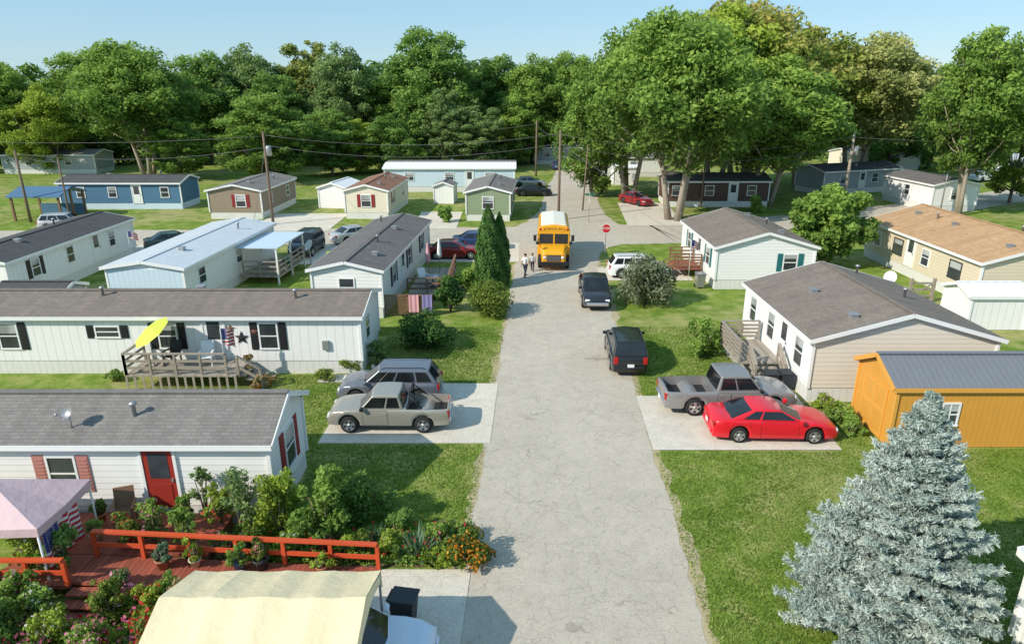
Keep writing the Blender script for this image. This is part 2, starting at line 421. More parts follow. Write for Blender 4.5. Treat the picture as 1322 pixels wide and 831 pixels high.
strip('north_street', 'road', [(5.4, 61.5, 6.0), (5.8, 66, 4.3), (6.2, 72, 3.4), (8.0, 95, 2.8), (11, 120, 2.6), (13, 150, 2.6)], .022, .08)
def slab(name, x0, x1, y0, y1, z=.026, mat='drive', sk=0):
    m = MB(); m.add([(x0, y0, z), (x1, y0, z), (x1+sk, y1, z), (x0+sk, y1, z)], [(0, 1, 2, 3)]); return struct(m.build(name, mat))
slab('driveway', -7.2, roadL(24)+.1, 22.5, 27.9, sk=.2)
slab('driveway', roadR(24)-.1, 12.0, 22.0, 26.6, sk=.15)
slab('driveway', -9, roadL(12)+.05, 8, 15.5, sk=.3)
slab('driveway', roadR(46)-.1, 12.4, 45, 48.4)
slab('driveway', -7.2, roadL(53)+.1, 50.2, 56.9, sk=.1)
slab('driveway', -17.3, -13.6, 49.5, 56.7)
slab('driveway', -31, -25.6, 51, 56.6)
slab('driveway', -24.5, -16.9, 62, 71)
slab('driveway', -9.5, -5.2, 63, 72)
slab('driveway', 11, 16.5, 64.5, 78, sk=1)
slab('footpath', -8.7, -6.6, 28.0, 28.9, .03, 'concrete')
slab('footpath', 10.6, 12.2, 26.6, 33, .03, 'concrete')
slab('garden_bed', -8.2, -2.1, 15.6, 17.1, .03, 'soil', sk=.05)
slab('garden_bed', -15, -7.75, 9, 14.1, .03, 'soil')

# ------------------------------------------------------------------ houses
def wbox(mb, L, W, side, u0, u1, z0, z1, d0, d1):
    if side == 'S': mb.box(u0, u1, -W/2-d1, -W/2-d0, z0, z1)
    elif side == 'N': mb.box(-u1, -u0, W/2+d0, W/2+d1, z0, z1)
    elif side == 'E': mb.box(L/2+d0, L/2+d1, u0, u1, z0, z1)
    else: mb.box(-L/2-d1, -L/2-d0, -u1, -u0, z0, z1)
def add_window(root, L, W, side, u, zc, w, h, sh=None, frame='trim_white', pane='glass_win', cross=False):
    f = MB(); t = .07
    wbox(f, L, W, side, u-w/2-t, u+w/2+t, zc+h/2, zc+h/2+t, .0, .05); wbox(f, L, W, side, u-w/2-t-.02, u+w/2+t+.02, zc-h/2-t, zc-h/2, 0, .07)
    wbox(f, L, W, side, u-w/2-t, u-w/2, zc-h/2, zc+h/2, 0, .05); wbox(f, L, W, side, u+w/2, u+w/2+t, zc-h/2, zc+h/2, 0, .05)
    wbox(f, L, W, side, u-w/2, u+w/2, zc-.025, zc+.025, 0, .04)
    if cross:
        wbox(f, L, W, side, u-.02, u+.02, zc+.025, zc+h/2, 0, .038); wbox(f, L, W, side, u-.02, u+.02, zc-h/2, zc-.025, 0, .038)
    fo = f.build('window', frame, root)
    p = MB(); wbox(p, L, W, side, u-w/2, u+w/2, zc-h/2, zc+h/2, .004, .022); p.build('pane', pane, fo)
    if random.random() < .6 and pane == 'glass_win':
        q = MB(); wbox(q, L, W, side, u-w/2+.02, u+w/2-.02, zc+h*random.uniform(.05, .25), zc+h/2-.01, .0225, .026); q.build('blind', 'glass_blind', fo)
    if sh:
        for s in (-1, 1):
            m = MB(); a = u+s*(w/2+t+.03); b = a+s*.34
            wbox(m, L, W, side, min(a, b), max(a, b), zc-h/2-.08, zc+h/2+.08, 0, .035)
            for k in range(9):
                zz = zc-h/2+.02+k*h/9; wbox(m, L, W, side, min(a, b)+.04, max(a, b)-.04, zz, zz+h/20, .035, .05)
            m.build('shutter', sh, root)
def add_door(root, L, W, side, u, z0, mat='trim_white', w=.9, h=2.0, glass=True, frame='trim_white'):
    f = MB(); t = .09
    wbox(f, L, W, side, u-w/2-t, u-w/2, z0, z0+h+t, 0, .06); wbox(f, L, W, side, u+w/2, u+w/2+t, z0, z0+h+t, 0, .06); wbox(f, L, W, side, u-w/2, u+w/2, z0+h, z0+h+t, 0, .06)
    f.build('door_frame', frame, root)
    d = MB(); wbox(d, L, W, side, u-w/2, u+w/2, z0, z0+h, .003, .035)
    do = d.build('door', mat, root)
    if glass:
        p = MB(); wbox(p, L, W, side, u-w/2+.16, u+w/2-.16, z0+h*.5, z0+h*.92, .035, .043); p.build('pane', 'glass_win', do)
        p = MB(); wbox(p, L, W, side, u-w/2+.16, u+w/2-.16, z0+.2, z0+h*.4, .035, .05); p.build('panel', mat, do)
    k = MB(); wbox(k, L, W, side, u+w/2-.13, u+w/2-.06, z0+h*.45, z0+h*.5, .035, .08); k.build('handle', 'grey_metal', do)
def house(name, label, cx, cy, rot, L, W, wall, roof, eave=2.8, rise=.55, skirt=.65, over=.22, wins=(), doors=(), cat='house', trim='trim_white', group=None, vents=3, skirtmat='skirt', meter=None):
    root = thing(name, label, cat, (cx, cy, 0), rot, group)
    sl_ = rise/(W/2); m = MB()
    zg = eave+rise-.1
    m.prism([(-W/2, skirt), (W/2, skirt), (W/2, eave-.03), (0, zg), (-W/2, eave-.03)], -L/2, L/2); m.build('wall', wall, root)
    if skirt > .05:
        m = MB(); m.box(-L/2+.03, L/2-.03, -W/2+.03, W/2-.03, 0, skirt); m.build('skirting', skirtmat, root)
    m = MB(); o = over; e = .2; t = .1
    zo = eave-o*sl_
    m.prism([(-W/2-o, zo), (-W/2-o, zo+t), (0, eave+rise+t), (W/2+o, zo+t), (W/2+o, zo), (0, eave+rise)], -L/2-e, L/2+e)
    ro = m.build('roof', roof, root)
    for s in (-1, 1):
        f = MB(); y = s*(W/2+o); f.box(-L/2-e, L/2+e, min(y+s*.003, y+s*.033), max(y+s*.003, y+s*.033), zo-.08, zo+t-.015); f.build('eave_trim', trim, root)
        for x in (-L/2-e-.02, L/2+e+.02):
            f = MB(); f.bar((x, y, zo+.02), (x, s*.012, eave+rise+.02), .035, .17); f.build('rake_trim', trim, root)
    for x in (-1, 1):
        for y in (-1, 1): f = MB(); f.box(x*L/2-.06, x*L/2+.06, y*W/2-.06, y*W/2+.06, skirt, eave-.12); f.build('corner_trim', trim, root)
    for k in range(vents):
        x = -L/2+L*(k+.6)/(vents+.2)+random.uniform(-.6, .6); y = random.choice((-1, -1, 1))*W*random.uniform(.12, .3); z = eave+rise-abs(y)*sl_+t
        v = MB()
        if k % 2: v.lathe([(.06, -.05), (.06, .35), (.11, .36), (.11, .42), (.02, .46)], (x, y, z), n=10); v.build('vent_pipe', 'grey_metal', ro)
        else: v.box(x-.16, x+.16, y-.16, y+.16, z-.06, z+.16); v.box(x-.2, x+.2, y-.2, y+.2, z+.162, z+.2); v.build('roof_vent', 'grey_metal', ro, .02)
    rc = MB(); rc.bar((-L/2-e, 0, eave+rise+t+.012), (L/2+e, 0, eave+rise+t+.012), .26, .025); rc.build('ridge_cap', roof, ro)
    for wn in wins: add_window(root, L, W, *wn)
    for d in doors: add_door(root, L, W, *d)
    if meter:
        m = MB(); wbox(m, L, W, meter[0], meter[1]-.15, meter[1]+.15, 1.2, 1.65, 0, .12); m.build('meter_box', 'grey_metal', root, .02)
    return root
def dish(parent, x, y, z, az=200, s=.35, mat='trim_white'):
    m = MB(); m.tube([(x, y, z), (x, y, z+.5)], .025, 6); m.bar((x, y, z), (x+.2, y+.1, z), .03)
    mo = m.build('dish_mast', 'grey_metal', parent)
    d = MB(); A = R_(az); n = Vector((math.cos(A)*.85, math.sin(A)*.85, .5)).normalized(); u = n.cross(Vector((0, 0, 1))).normalized(); v = u.cross(n); c = Vector((x, y, z+.55))
    vs = [c-n*.02]; fs = []
    for i in range(1, 4):
        for j in range(16):
            a = 2*PI*j/16; r = s*i/3; vs.append(c+u*math.cos(a)*r+v*math.sin(a)*r*1.1+n*(.10*(i/3)**2-.02))
    for j in range(16):
        fs.append((0, 1+j, 1+(j+1) % 16))
        for i in range(2): fs.append((1+i*16+j, 1+i*16+(j+1) % 16, 17+i*16+(j+1) % 16, 17+i*16+j))
    d.add(vs, fs, True); d.bar(c-v*s, c+n*.35-v*.1, .02); d.ball(c+n*.36-v*.1, .05, 6)
    return d.build('satellite_dish', mat, mo if parent.parent else parent)

h1 = house('mobile_home', 'white sided mobile home with red front door and grey roof beside the red deck', -15.2, 19.25, 0, 16.2, 3.3, 'white_siding', 'roof_grey', rise=.72,
      wins=[('S', 2.0, 1.75, .75, 1.05, 'shutter_pink'), ('S', -2.6, 1.75, .9, 1.05, 'shutter_pink'), ('E', .1, 1.7, .8, 1.3, 'shutter_red')],
      doors=[('S', 4.85, .6, 'red_door')], vents=2, meter=('S', 6.9))
dish(h1, 2.3, -1.3, 3.0, 250, .2, 'grey_metal')
h2 = house('mobile_home', 'long white mobile home with black shutters behind the weathered porch deck', -16.85, 31.1, 0, 20, 4.1, 'white_panel', 'roof_brown', rise=.52,
      wins=[('S', -5.9, 1.85, .8, 1.15, 'shutter_black'), ('S', -1.4, 2.05, 1.0, .45, 'shutter_black'), ('S', 1.3, 1.85, .75, 1.1, 'shutter_black'), ('S', 5.85, 1.85, .75, 1.15, 'shutter_black'), ('E', -.6, 1.8, .8, 1.1, None)],
      doors=[('S', 3.4, .7, 'trim_white')], vents=4, meter=('S', 8.4))
h3 = house('mobile_home', 'white mobile home with dark shingle roof behind the lattice patio', -8.85, 44.6, 86.5, 15, 4.0, 'white_siding', 'roof_dark', rise=.45,
      wins=[('S', -4.5, 1.85, .8, 1.1, 'shutter_black'), ('S', 0, 1.85, .8, 1.1, 'shutter_black'), ('S', 4.4, 1.85, .9, 1.1, 'shutter_black'), ('W', 0, 1.8, .8, 1.0, None)], doors=[('S', -2, .7)], vents=4)
h4 = house('mobile_home', 'white mobile home with pale grey metal roof and pale blue end wall', -20.5, 44.2, 87, 13.2, 4.5, 'white_panel', 'roof_palemetal', rise=.35,
      wins=[('S', -4.6, 1.9, .8, .9, None), ('S', .5, 1.9, .8, .9, None), ('S', 4.4, 1.9, .8, .9, None)], vents=2)
m = MB(); m.box(-6.6-.04, -6.6-.005, -2.24, 2.24, .66, 2.72); m.build('end_panel', 'pale_blue_panel', h4)
h5 = house('mobile_home', 'white mobile home with black roof at the left edge of the picture', -31.9, 45.8, 90, 14, 4.6, 'white_panel', 'roof_black', rise=.45,
      wins=[('S', -4.5, 1.9, .7, 1, 'shutter_black'), ('S', -1, 1.9, .7, 1, None), ('S', 4, 1.9, .7, 1, None)], doors=[('S', 2, .7)], vents=2)
h6 = house('mobile_home', 'blue sided mobile home standing below the big oak at far left', -42.0, 76, 0, 13, 4.4, 'blue_siding', 'roof_black',
      wins=[('S', -4.2, 1.8, .8, 1, None), ('S', -.8, 1.8, .8, 1, None), ('S', 4.8, 1.8, .8, 1, None)], doors=[('S', 1.8, .6)], vents=2, skirtmat='pale_blue_panel')
h7 = house('mobile_home', 'brown sided mobile home with red shutters by the left utility pole', -27.3, 73, 88, 10, 5.3, 'brown_siding', 'roof_grey',
      wins=[('W', .6, 1.8, .9, 1.1, 'shutter_red'), ('S', -2.5, 1.8, .8, 1, None), ('S', 2.5, 1.8, .8, 1, None)], vents=2)
h8 = house('mobile_home', 'cream mobile home with reddish brown roof and red shutters', -14.2, 73, 87, 10, 4.3, 'cream_siding', 'roof_red',
      wins=[('W', 0, 1.8, .9, 1.1, 'shutter_red'), ('S', -2.5, 1.8, .8, 1, 'shutter_red'), ('S', 2.5, 1.8, .8, 1, None)], vents=3)
h9 = house('mobile_home', 'long pale blue mobile home with white metal roof in the background', -7.8, 89, 0, 16.2, 4.8, 'pale_blue_panel', 'roof_white', rise=.4, eave=2.9,
      wins=[('S', -5, 1.9, 1, .9, None), ('S', 0, 1.9, 1, .9, None), ('S', 5, 1.9, 1, .9, None)], doors=[('S', 2.5, .6)], vents=1)
h9b = house('mobile_home', 'grey roofed mobile home standing directly behind the white metal roof', -8.2, 96, 0, 17, 4.2, 'white_panel', 'roof_grey', rise=.25, eave=2.6, vents=1)
h10 = house('mobile_home', 'small olive green mobile home with grey gable roof', -2.1, 71.6, 87, 9.5, 4.3, 'olive_siding', 'roof_grey',
      wins=[('W', 0, 1.8, 1.0, 1.1, None), ('S', 0, 1.8, .8, 1, None)], vents=2)
h11 = house('mobile_home', 'blue grey house at the far end of the north street', 8.3, 121, 0, 9, 5, 'grey_siding', 'roof_dark', wins=[('S', -2.4, 1.8, .9, 1, None), ('S', 2.2, 1.8, .9, 1, None)], doors=[('S', 0, .6)], vents=0)
hr1 = house('mobile_home', 'beige double width home with white front wall beside the grey pickup', 16.05, 30.2, 90, 8.3, 7.5, 'tan_siding', 'roof_brown', rise=1.05,
      wins=[('W', 1.9, 1.75, .6, .5, None), ('N', 2.9, 1.8, .8, 1.2, None), ('N', -.4, 1.8, .8, 1.2, None), ('N', -2.9, 1.8, .8, 1.2, None)], doors=[('N', 1.2, .7)], vents=4)
m = MB(); m.box(-4.08, 4.08, 3.755, 3.768, .66, 2.68); m.build('front_wall', 'white_siding', hr1)
hr2 = house('mobile_home', 'white home with teal shutters and brown roof near the stop sign', 16.3, 47.4, 90, 9.0, 6.3, 'white_siding', 'roof_brown', rise=.9,
      wins=[('W', 1.6, 1.8, .8, 1, 'shutter_teal'), ('N', 2.6, 1.8, .8, 1.1, 'shutter_teal'), ('N', -2.4, 1.8, .8, 1.1, 'shutter_teal')], doors=[('N', .4, .7)], vents=3)
hr3 = house('mobile_home', 'beige home with orange brown roof at the right edge', 31.5, 45.6, 90, 13.6, 8.0, 'beige_siding', 'roof_tan', rise=1.1,
      wins=[('N', 4.4, 1.75, 1.1, 1, None, 'trim_dark'), ('N', 1.2, 1.75, .8, 1, None), ('N', -2.2, 1.75, 1.1, 1, None, 'trim_dark'), ('N', -5, 1.75, .8, 1, None)], doors=[('N', -.6, .7)], vents=5)
house('mobile_home', 'dark maroon home seen between the big tree trunks', 22.5, 77.5, 0, 11.0, 4.8, 'maroon_siding', 'roof_dark', wins=[('S', -4.6, 1.8, .8, 1, None), ('S', -1, 1.8, .9, 1, None), ('S', 3.6, 1.8, .9, 1, None)], doors=[('S', 1.6, .6)], vents=1)
house('mobile_home', 'small white gabled home with dark roof beside the twin trunked tree', 46.2, 76.5, 95, 8.5, 5, 'white_siding', 'roof_dark', wins=[('W', 0, 1.8, .9, 1, None), ('N', 0, 1.8, .8, 1, None)], vents=1)
house('mobile_home', 'grey home with black roof behind the round leafy tree', 42.5, 88, 20, 12, 4.8, 'grey_siding', 'roof_black', wins=[('S', -3, 1.8, .9, 1, None), ('S', 2, 1.8, .9, 1, None)], doors=[('S', 0, .6)], vents=1)
house('mobile_home', 'white home in the far right background under the trees', 74, 103, 20, 13, 5, 'white_panel', 'roof_palemetal', wins=[('S', -3, 1.8, .9, 1, None), ('S', 2, 1.8, .9, 1, None)], vents=1)
house('mobile_home', 'cream home in the right background left of the thin pale pole', 58, 112, 15, 13, 5, 'cream_siding', 'roof_grey', wins=[('S', -3, 1.8, .9, 1, None), ('S', 2, 1.8, .9, 1, None)], vents=1)
house('mobile_home', 'grey roofed home at far left behind the dark pavilion', -70, 108, 0, 14, 5, 'grey_siding', 'roof_grey', wins=[('S', -3, 1.8, .9, 1, None), ('S', 3, 1.8, .9, 1, None)], vents=1)
house('mobile_home', 'pale home half hidden behind trees right of the north street', 17.5, 104, 5, 9, 4.8, 'white_panel', 'roof_grey', wins=[('S', 0, 1.8, .9, 1, None)], vents=0)
house('mobile_home', 'white home whose corner shows at the lower right picture edge', 15.05, 7.0, 90, 11, 7.2, 'white_panel', 'roof_palemetal', rise=.8, wins=[('N', -2, 1.8, .8, 1.1, None)], vents=0)

def shed(label, cx, cy, rot, L, W, wall, roof, eave, rise, name='garden_shed', doorside=None, win=None, trim='trim_white'):
    r = house(name, label, cx, cy, rot, L, W, wall, roof, eave, rise, skirt=.02, over=.12, cat='shed', vents=0, trim=trim, wins=win or [])
    if doorside:
        sd, u, w_, h_ = doorside
        for s in (-1, 1):
            d = MB(); a, c = (u-w_/2, u-.01) if s < 0 else (u+.01, u+w_/2)
            wbox(d, L, W, sd, a, c, .1, .1+h_, .004, .035)
            do = d.build('door', wall, r)
            d = MB(); t = .09
            wbox(d, L, W, sd, a, a+t, .1, .1+h_, .036, .06); wbox(d, L, W, sd, c-t, c, .1, .1+h_, .036, .06)
            for zz in (.1, .1+h_*.5, .1+h_-t): wbox(d, L, W, sd, a+t, c-t, zz, zz+t, .036, .058)
            d.build('door_trim', trim, do)
    return r
shed('orange brown wooden shed with grey metal roof behind the blue spruce', 17.75, 23.6, 0, 8.0, 2.75, 'shed_orange', 'roof_metal', 2.4, .68, doorside=('W', 0, 1.7, 1.95), win=[('S', -2.0, 1.35, .55, .8, None, 'trim_white', 'glass_win', True)], trim='shed_trim')
shed('small white storage shed beside the wooden gate at right', 26.2, 36.2, 0, 3.1, 2.4, 'white_panel', 'roof_white', 1.9, .4)
shed('white shed left of the cream mobile home', -19.0, 76.5, 80, 4.5, 3.2, 'white_siding', 'roof_white', 2.2, .5)
shed('tiny white shed in front of the long pale blue home', -7.6, 78.5, 85, 2.4, 2.2, 'white_panel', 'roof_grey', 2.0, .4)
shed('small dark roofed shed in front of the left white home', -26.6, 37.0, 0, 3.6, 2.4, 'grey_siding', 'roof_black', 1.7, .4)
shed('white utility trailer shed right of the north street', 15.2, 94, 0, 3.2, 2.4, 'white_panel', 'roof_white', 2.3, .2)

# ------------------------------------------------------------------ vehicles
ST_ = {
 'coupe': dict(L=4.9, W=1.85, R=.33, xf=1.5, xr=-1.42, zb=.2, prof=[(-2.45, .74), (-2.38, .86), (-2.2, .95), (-1.6, .97), (0, .92), (.9, .90), (1.5, .86), (2.0, .78), (2.3, .68), (2.45, .56)], cab=(1.02, .92, .1, -.85, -1.80, .965, 1.36), wins=[(.05, .58), (.62, .86)], doors=[(-.6, .85)], ht=.72),
 'sedan': dict(L=4.7, W=1.8, R=.33, xf=1.45, xr=-1.35, zb=.2, prof=[(-2.35, .78), (-2.2, .98), (-1.6, 1.0), (0, .96), (.95, .94), (1.6, .88), (2.1, .78), (2.28, .7), (2.35, .6)], cab=(1.0, .95, .25, -1.0, -1.75, .99, 1.44), wins=[(.05, .46), (.50, .88)], doors=[(-.25, .8), (-1.15, -.28)], ht=.74),
 'suv': dict(L=4.6, W=1.86, R=.37, xf=1.42, xr=-1.35, zb=.24, prof=[(-2.3, .80), (-2.2, 1.06), (-1, 1.07), (.9, 1.04), (1.5, 1.0), (1.95, .92), (2.2, .8), (2.3, .66)], cab=(1.1, 1.05, .38, -1.80, -2.22, 1.06, 1.66), wins=[(.04, .38), (.41, .70), (.73, .94)], doors=[(-.15, .9), (-1.05, -.18)], ht=.76),
 'pickup': dict(L=5.6, W=1.92, R=.39, xf=1.75, xr=-1.55, zb=.32, prof=[(-2.8, 1.06), (-.7, 1.08), (1.2, 1.08), (1.9, 1.05), (2.4, .98), (2.65, .89), (2.8, .72)], cab=(1.28, 1.08, .70, -.48, -.66, 1.08, 1.76), wins=[(.05, .52), (.56, .93)], doors=[(-.05, 1.1), (-.62, -.08)], bed=(-2.68, -.78, .66), ht=.80),
 'compact_pickup': dict(L=4.9, W=1.74, R=.36, xf=1.55, xr=-1.4, zb=.32, prof=[(-2.45, 1.0), (-.6, 1.02), (1.0, 1.02), (1.6, .99), (2.1, .92), (2.34, .82), (2.45, .68)], cab=(1.12, 1.02, .58, -.44, -.62, 1.02, 1.60), wins=[(.05, .55), (.6, .93)], doors=[(.0, .98)], bed=(-2.36, -.72, .62), ht=.79),
}
def vehicle(label, cx, cy, rot, paint, style, name='parked_car', cat='car', group=None, rollbar=False, chrome=False, far=False, sc=.94):
    S = ST_[style]; L, W, R = S['L'], S['W'], S['R']; root = thing(name, label, cat, (cx, cy, .03), rot, group); root.scale = (sc, sc, sc)
    zb0 = S['zb']; px_ = [p[0] for p in S['prof']]; pz = [p[1] for p in S['prof']]; bed = S.get('bed')
    Ra = R+.07
    def zt(x): return float(np.interp(x, px_, pz))
    def zbf(x):
        z = zb0
        for xw in (S['xf'], S['xr']):
            if abs(x-xw) < Ra: z = max(z, R+math.sqrt(Ra*Ra-(x-xw)**2))
        return z
    def hw(x):
        s = abs(x)/(L/2); return W/2*(1-.15*s**8-(.05*max(0, x/(L/2))**2))
    xs = set(np.linspace(-L/2+.05, L/2-.05, 30 if far else 60).round(4))
    for xw in (S['xf'], S['xr']):
        for a in np.linspace(0, PI, 9 if far else 15): xs.add(round(xw+Ra*math.cos(a)*.9999, 4))
    for e in (.012, .03): xs |= {round(L/2-e, 4), round(-L/2+e, 4)}
    if bed: xs |= {bed[0], bed[0]+.004, bed[1], bed[1]-.004}
    xs = [-L/2]+sorted(xs)+[L/2]
    def sidepts(x):
        zb = zbf(x); t = zt(x); h = hw(x); e = L/2-abs(x)
        if e < .05:
            q = 1-math.sqrt(max(0, 1-(1-e/.05)**2)); zb = zb+.10*q; t -= .06*q; h *= 1-.05*q
        zb = min(zb, t-.06)
        return [(.86*h, zb), (.965*h, zb+.015), (.995*h, zb+(t-zb)*.25), (h, zb+(t-zb)*.5), (.992*h, zb+(t-zb)*.72), (.968*h, t-.055), (.945*h, t-.02), (.90*h, t-.002)], t, h
    rings = []
    for i, x in enumerate(xs):
        sp, t, h = sidepts(x)
        ib = bed and bed[0] < x < bed[1]
        if ib: top = [(.885*h, t), (.87*h, bed[2]), (0, bed[2])]
        else: top = [(.80*h, t+.014), (.45*h, t+.036), (0, t+.045)]
        r = [(0, sp[0][1])]+sp+top
        ring = [(x, y, z) for y, z in r]+[(x, -y, z) for y, z in r[-2:0:-1]]
        rings.append(ring)
    n = len(rings[0]); mb = MB(); vs = [p for r in rings for p in r]; fs = []
    for i in range(len(rings)-1):
        for j in range(n): fs.append((i*n+j, i*n+(j+1) % n, (i+1)*n+(j+1) % n, (i+1)*n+j))
    fs += [tuple(range(n)), tuple((len(rings)-1)*n+j for j in range(n))[::-1]]
    mb.add(vs, fs, True); bo = mb.build('body', paint, root)
    es = bo.modifiers.new('Edge', 'EDGE_SPLIT'); es.split_angle = R_(52)
    xA, zA, xB, xC, xD, zD, zr = S['cab']; hb = W/2*.94; ht = W/2*S['ht']
    A = Vector((xA, hb*.96, zA-.02)); B = Vector((xB, ht, zr-.03)); Cc = Vector((xC, ht, zr-.03)); D = Vector((xD, hb*.96, zD-.02))
    Ac = Vector((xA+.14, 0, zA)); Bc = Vector((xB+.07, 0, zr+.015)); Ccc = Vector((xC-.05, 0, zr+.01)); Dc = Vector((xD-.06, 0, zD+.01))
    mid = (B+Cc)/2; mid.z = zr-.008; mc = (Bc+Ccc)/2; mc.z = zr+.045
    F_ = lambda v: Vector((v.x, -v.y, v.z))
    V = [A, B, mid, Cc, D, F_(A), F_(B), F_(mid), F_(Cc), F_(D), Ac, Bc, mc, Ccc, Dc]
    cb = MB(); cb.add(V, [(0, 1, 2, 3, 4), (5, 9, 8, 7, 6), (0, 10, 11, 1), (10, 5, 6, 11), (4, 3, 13, 14), (14, 13, 8, 9), (1, 11, 12, 2), (2, 12, 13, 3), (11, 6, 7, 12), (12, 7, 8, 13), (0, 4, 14, 10), (10, 14, 9, 5)], True)
    co_ = cb.build('cabin', paint, root); bv = co_.modifiers.new('Bevel', 'BEVEL'); bv.width = .06; bv.segments = 4; bv.limit_method = 'ANGLE'; bv.angle_limit = R_(25)
    wn = co_.modifiers.new('Normals', 'WEIGHTED_NORMAL'); wn.weight = 80
    def quad(m, a, b, c, d, u0, u1, v0, v1, off):
        def bl(u, v): return (a*(1-u)+b*u)*(1-v)+(d*(1-u)+c*u)*v
        pts = [bl(u0, v0), bl(u1, v0), bl(u1, v1), bl(u0, v1)]
        nn = (pts[1]-pts[0]).cross(pts[3]-pts[0]).normalized()
        cen = Vector(((xA+xD)/2, 0, (zA+zr)/2))
        if nn.dot(pts[0]-cen) < 0: nn = -nn
        m.add([p+nn*off for p in pts]+[p-nn*.03 for p in pts], [(0, 1, 2, 3), (4, 7, 6, 5), (0, 4, 5, 1), (1, 5, 6, 2), (2, 6, 7, 3), (3, 7, 4, 0)])
    for nm, (l0, l1, u0_, u1_) in dict(windshield=(A, Ac, B, Bc), rear_window=(D, Dc, Cc, Ccc)).items():
        m = MB(); quad(m, l0, l1, u1_, u0_, .10, 1, .08, .90, .007); quad(m, F_(l0), l1, u1_, F_(u0_), .10, 1, .08, .90, .007); m.build(nm, 'glass_car', root)
    for s in (1, -1):
        g_ = (lambda v: v) if s > 0 else F_
        for (u0, u1) in S['wins']:
            m = MB(); quad(m, g_(A), g_(D), g_(Cc), g_(B), u0, u1, .14, .86, .008); m.build('side_window', 'glass_car', root)
        m = MB(); hx = xA-.12; m.box(hx-.07, hx+.07, hb+.02 if s > 0 else -hb-.22, hb+.22 if s > 0 else -hb-.02, zA+.0, zA+.15); m.build('wing_mirror', paint if not chrome else 'black_plastic', root, .04, seg=3)
        if not far:
            for (x0, x1) in S['doors']:
                def patch(xa, xb, off, fr0, fr1, k=9):
                    vv = []; ff = []
                    for i in range(k):
                        x = xa+(xb-xa)*i/(k-1); sp, t, h = sidepts(x); z0 = max(zb0+.05, zbf(x)+.01); ys = [p[0] for p in sp[1:]]; zs_ = [p[1] for p in sp[1:]]
                        for q in range(8):
                            f = fr0+(fr1-fr0)*q/7; z = z0+(t-.01-z0)*f
                            vv.append((x, s*(float(np.interp(z, zs_, ys))+off), z))
                    for i in range(k-1):
                        for q in range(7): ff.append((i*8+q, (i+1)*8+q, (i+1)*8+q+1, i*8+q+1))
                    mm = MB(); mm.add(vv, ff, True); return mm
                patch(x0-.014, x1+.014, .0035, .0, .985).build('door_seam', 'seam', root)
                do = patch(x0, x1, .008, .02, .97).build('door', paint, root)
                hm = MB(); hx = x0+.14; yy = s*(hw(hx)*.985+.015); hm.box(hx-.08, hx+.08, yy-.02, yy+.02, zt(hx)-.2, zt(hx)-.16); hm.build('handle', paint, do, .008)
        for xw in (S['xf'], S['xr']):
            wy = s*(W/2-.125); m = MB(); tw = .11
            m.lathe([(R*.60, -tw), (R*.92, -tw), (R, -tw*.65), (R, tw*.65), (R*.92, tw), (R*.60, tw)], (xw, wy, R), 'y', 24 if not far else 14)
            wo = m.build('wheel', 'rubber', root)
            r = MB(); oy = wy+s*.112
            r.lathe([(R*.66, -.012), (R*.66, .008), (R*.56, -.02), (.02, -.045)] if s > 0 else [(R*.66, .012), (R*.66, -.008), (R*.56, .02), (.02, .045)], (xw, oy, R), 'y', 24)
            r.build('rim', 'black_plastic' if not far else 'rim', wo)
            if not far:
                r = MB()
                for q in range(5):
                    a = 2*PI*q/5+.3; r.bar((xw+math.cos(a)*.03, oy+s*.006, R+math.sin(a)*.03), (xw+math.cos(a)*R*.62, oy+s*.006, R+math.sin(a)*R*.62), .02, .11)
                r.lathe([(.07, -.02), (.07, .02)], (xw, oy+s*.003, R), 'y', 12)
                for q in range(24):
                    a = 2*PI*q/24; b2 = 2*PI*(q+1)/24; r.bar((xw+math.cos(a)*R*.63, oy+s*.004, R+math.sin(a)*R*.63), (xw+math.cos(b2)*R*.63, oy+s*.004, R+math.sin(b2)*R*.63), .03, .02)
                r.build('spokes', 'rim', wo)
        hf = hw(L/2-.12); zl = zt(L/2-.12)
        m = MB(); m.box(L/2-.34, L/2-.012, min(s*hf*.58, s*hf*.965), max(s*hf*.58, s*hf*.965), zl-.20, zl-.035); m.build('headlight', 'lamp_clear', root, .05, seg=3)
        hr = hw(-L/2+.1); zl = zt(-L/2+.12)
        tall = .34 if bed or style == 'suv' else .17
        m = MB(); m.box(-L/2-.006, -L/2+.16, min(s*hr*.70, s*hr*.975), max(s*hr*.70, s*hr*.975), zl-.06-tall, zl-.05); m.build('taillight', 'lamp_red', root, .04, seg=3)
    m = MB(); m.box(-L/2+.25, L/2-.25, -W/2+.24, W/2-.24, zb0-.06, zb0+.3); m.build('underbody', 'rubber', root)
    hf = hw(L/2)
    m = MB(); z0 = zt(L/2-.02); m.box(L/2-.06, L/2+.012, -hf*.5, hf*.5, z0-.24, z0-.07); m.build('grille', 'black_plastic', root, .015)
    bmx = 'chrome' if bed else paint
    for sg, nm in ((1, 'front_bumper'), (-1, 'rear_bumper')):
        m = MB(); xx = sg*L/2; m.box(min(xx-sg*.14, xx+sg*.06), max(xx-sg*.14, xx+sg*.06), -hf*.93, hf*.93, zb0+.10, zb0+.32); m.build(nm, bmx, root, .06, seg=3)
    xx = -L/2-.066; zz = .62; m = MB()
    if bed: m.box(xx, xx+.008, -.16, .16, zb0+.14, zb0+.29)
    else: m.box(xx, xx+.01, -.16, .16, zz-.08, zz+.08)
    m.build('number_plate', 'plate', root)
